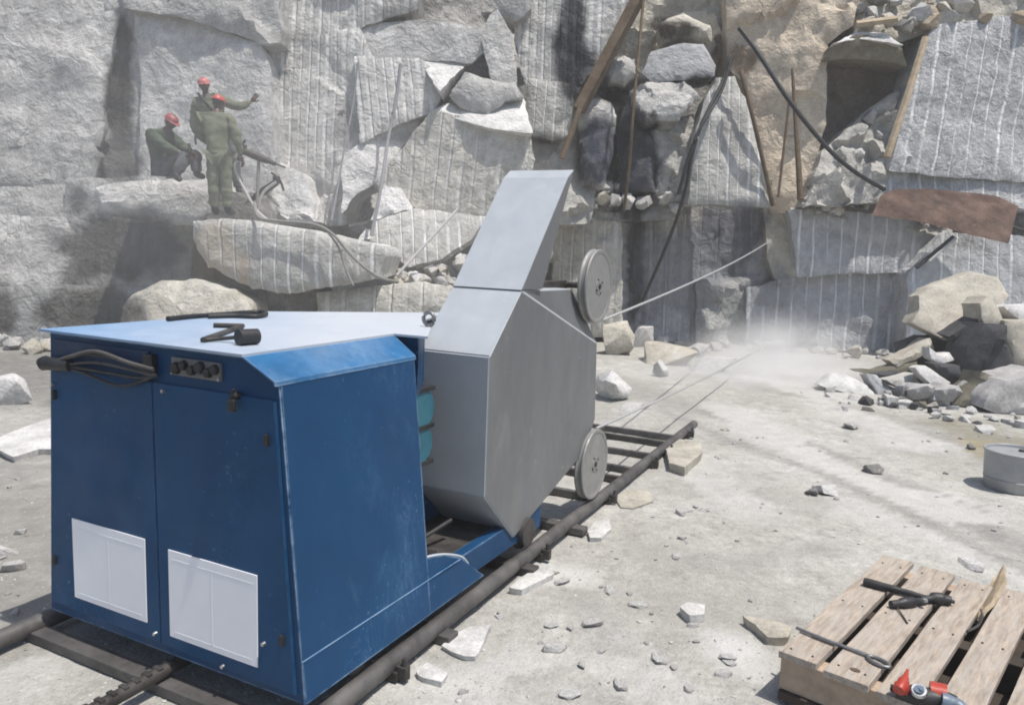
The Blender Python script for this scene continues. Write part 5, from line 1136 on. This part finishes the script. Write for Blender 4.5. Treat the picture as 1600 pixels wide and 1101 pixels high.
line('timber_pole', 'pointed brown pole standing against the brown face', 'pole', [(1238, 108, 16.6), (1251, 312, 16.0)], [.03, .07], 'brownbeam', sm=False)
line('timber_pole', 'dark rod for the cast shadow left of the pointed brown pole', 'pole', [(1234, 152, 16.5), (1216, 308, 16.1)], .028, 'brownbeam', sm=False)  # cast shadow of the neighbouring pole, built as a dark rod
line('timber_pole', 'long tan pole leaning along the left edge of the boldly drilled face', 'pole', [(1446, 60, 16.3), (1418, 150, 15.9), (1386, 246, 15.7)], .075, 'tan', n=6, sm=False)
line('timber_pole', 'tan board lying under the top ledge at the upper right', 'board', [(1338, 38, 16.9), (1402, 30, 16.8)], .07, 'tan', n=4, sm=False)
line('iron_pipe', 'black iron pipe leaning on the ledge of the drilled wall, under the rusty sheet', 'pipe', [(1432, 418, 15.9), (1490, 370, 15.9)], .045, 'black', sm=False)
line('wooden_stick', 'pale wooden stick beside the black iron pipe on the drilled wall', 'stick', [(1452, 408, 15.8), (1494, 372, 15.8)], .03, 'pale_hose', sm=False)
line('cable', 'short black cable end right of the rusty sheet', 'cable', [(1576, 352, 15.8), (1600, 360, 15.8), (1650, 366, 15.9)], .035, 'black')
line('cable', 'dark cable lying on the floor at the left frame edge', 'cable', [(-30, 752, 6.9), (20, 742, 7.0), (50, 738, 7.1), (110, 732, 7.2)], .03, 'black')
# rusty sheet
blk('rusty_sheet', [(1362, 336), (1378, 304), (1400, 295), (1450, 294), (1500, 299), (1558, 306), (1592, 322), (1576, 380), (1520, 368), (1440, 346)], 15.9, 'rust', tilt=24, yaw=-4, thick=.06, res=.07, amp=.07, facet=.02, ej=.012, er=.004, label='rust brown metal sheet lying bent on the ledge at the right', cat='metal sheet', tints=False)

# ------------------------------------------------------------------ dust thrown up by the cut, and dusty air
def dust():
    k = NT('rock_dust'); k.t.nodes.remove(k.b)
    tc = k.tex(); P = tc.outputs['Object']
    ln = k.n('ShaderNodeVectorMath', operation='LENGTH'); k.l(P, ln.inputs[0])
    fall = k.ramp(ln.outputs['Value'], .15, .95, 1, 0)
    d = k.math('MULTIPLY', k.math('MULTIPLY', fall, fall), k.ramp(k.noise(P, 1.7, 5, .6, .6), .35, .7))
    v = k.n('ShaderNodeVolumePrincipled'); v.inputs['Color'].default_value = (.985, .985, .985, 1); k.l(k.math('MULTIPLY', d, DUST), v.inputs['Density'])
    v.inputs['Anisotropy'].default_value = .2
    k.l(v.outputs[0], k.o.inputs['Volume'])
    bm = bmesh.new(); bmesh.ops.create_icosphere(bm, subdivisions=3, radius=1)
    o = obj('dust_cloud', bm, k.m); c = atY(1190, 556, 14.6); o.location = c; o.scale = (2.3, 1.4, 1.0); o.rotation_euler = (0, R(-8), 0)
    tag(o, 'pale dust plume rising where the saw wire enters the wall', 'dust', None, 'stuff')
    o2 = o.copy(); COL.objects.link(o2); o2.location = atY(1200, 590, 12.9); o2.scale = (3.6, 2.0, .55); o2.rotation_euler = (0, 0, R(20)); o2['label'] = 'low skirt of dust drifting over the floor in front of the plume'
    k = NT('thin_rock_dust'); k.t.nodes.remove(k.b); P = k.tex().outputs['Object']
    ln = k.n('ShaderNodeVectorMath', operation='LENGTH'); k.l(P, ln.inputs[0])
    v = k.n('ShaderNodeVolumePrincipled'); v.inputs['Color'].default_value = (.95, .95, .95, 1); k.l(k.math('MULTIPLY', k.ramp(ln.outputs['Value'], .2, 1, 1, 0), VEIL), v.inputs['Density']); k.l(v.outputs[0], k.o.inputs['Volume'])
    bm = bmesh.new(); bmesh.ops.create_icosphere(bm, subdivisions=3, radius=1)
    o = obj('dust_cloud', bm, k.m); o.location = atY(330, 250, 10.6); o.scale = (5.5, 2.2, 3.2); tag(o, 'thin veil of dust hanging before the workers and the left wall', 'dust', None, 'stuff')
    if HAZE:
        k = NT('dusty_air'); k.t.nodes.remove(k.b); v = k.n('ShaderNodeVolumePrincipled'); v.inputs['Color'].default_value = (.95, .95, .95, 1); v.inputs['Density'].default_value = HAZE
        k.l(v.outputs[0], k.o.inputs['Volume'])
        bm = bmesh.new(); box(bm, -45, 45, -10, 40, -1.5, 16); o = obj('haze', bm, k.m); o['kind'] = 'stuff'; tag(o, 'thin dusty air filling the quarry', 'haze')
DUST = 6; HAZE = .003; VEIL = .052
dust()

# ------------------------------------------------------------------ light
SUN_EL, SUN_AZ = 70, -33            # azimuth from +X (the right of the photo) towards +Y (away)
w = bpy.data.worlds.new('World'); SC.world = w; w.use_nodes = True; nt = w.node_tree
sk = nt.nodes.new('ShaderNodeTexSky'); sk.sky_type = 'NISHITA'; sk.sun_disc = False; sk.sun_elevation = R(SUN_EL); sk.sun_rotation = R(90 - SUN_AZ); sk.dust_density = 2
nt.links.new(sk.outputs[0], nt.nodes['Background'].inputs[0]); nt.nodes['Background'].inputs[1].default_value = .12
ld = bpy.data.lights.new('sun', 'SUN'); ld.energy = 4.0; ld.angle = R(.5); ld.color = (1, .955, .89)
lo = bpy.data.objects.new('sun', ld); COL.objects.link(lo)
s = Vector((math.cos(R(SUN_EL)) * math.cos(R(SUN_AZ)), math.cos(R(SUN_EL)) * math.sin(R(SUN_AZ)), math.sin(R(SUN_EL))))
lo.rotation_euler = s.to_track_quat('Z', 'Y').to_euler(); lo.location = (0, 0, 20)
SC.view_settings.view_transform = 'Standard'; SC.view_settings.look = 'None'; SC.view_settings.exposure = .17; SC.view_settings.gamma = 1
SC.render.engine = 'CYCLES'; SC.cycles.use_denoising = True; SC.cycles.max_bounces = 6; SC.cycles.filter_width = 1.9; SC.cycles.volume_bounces = 3
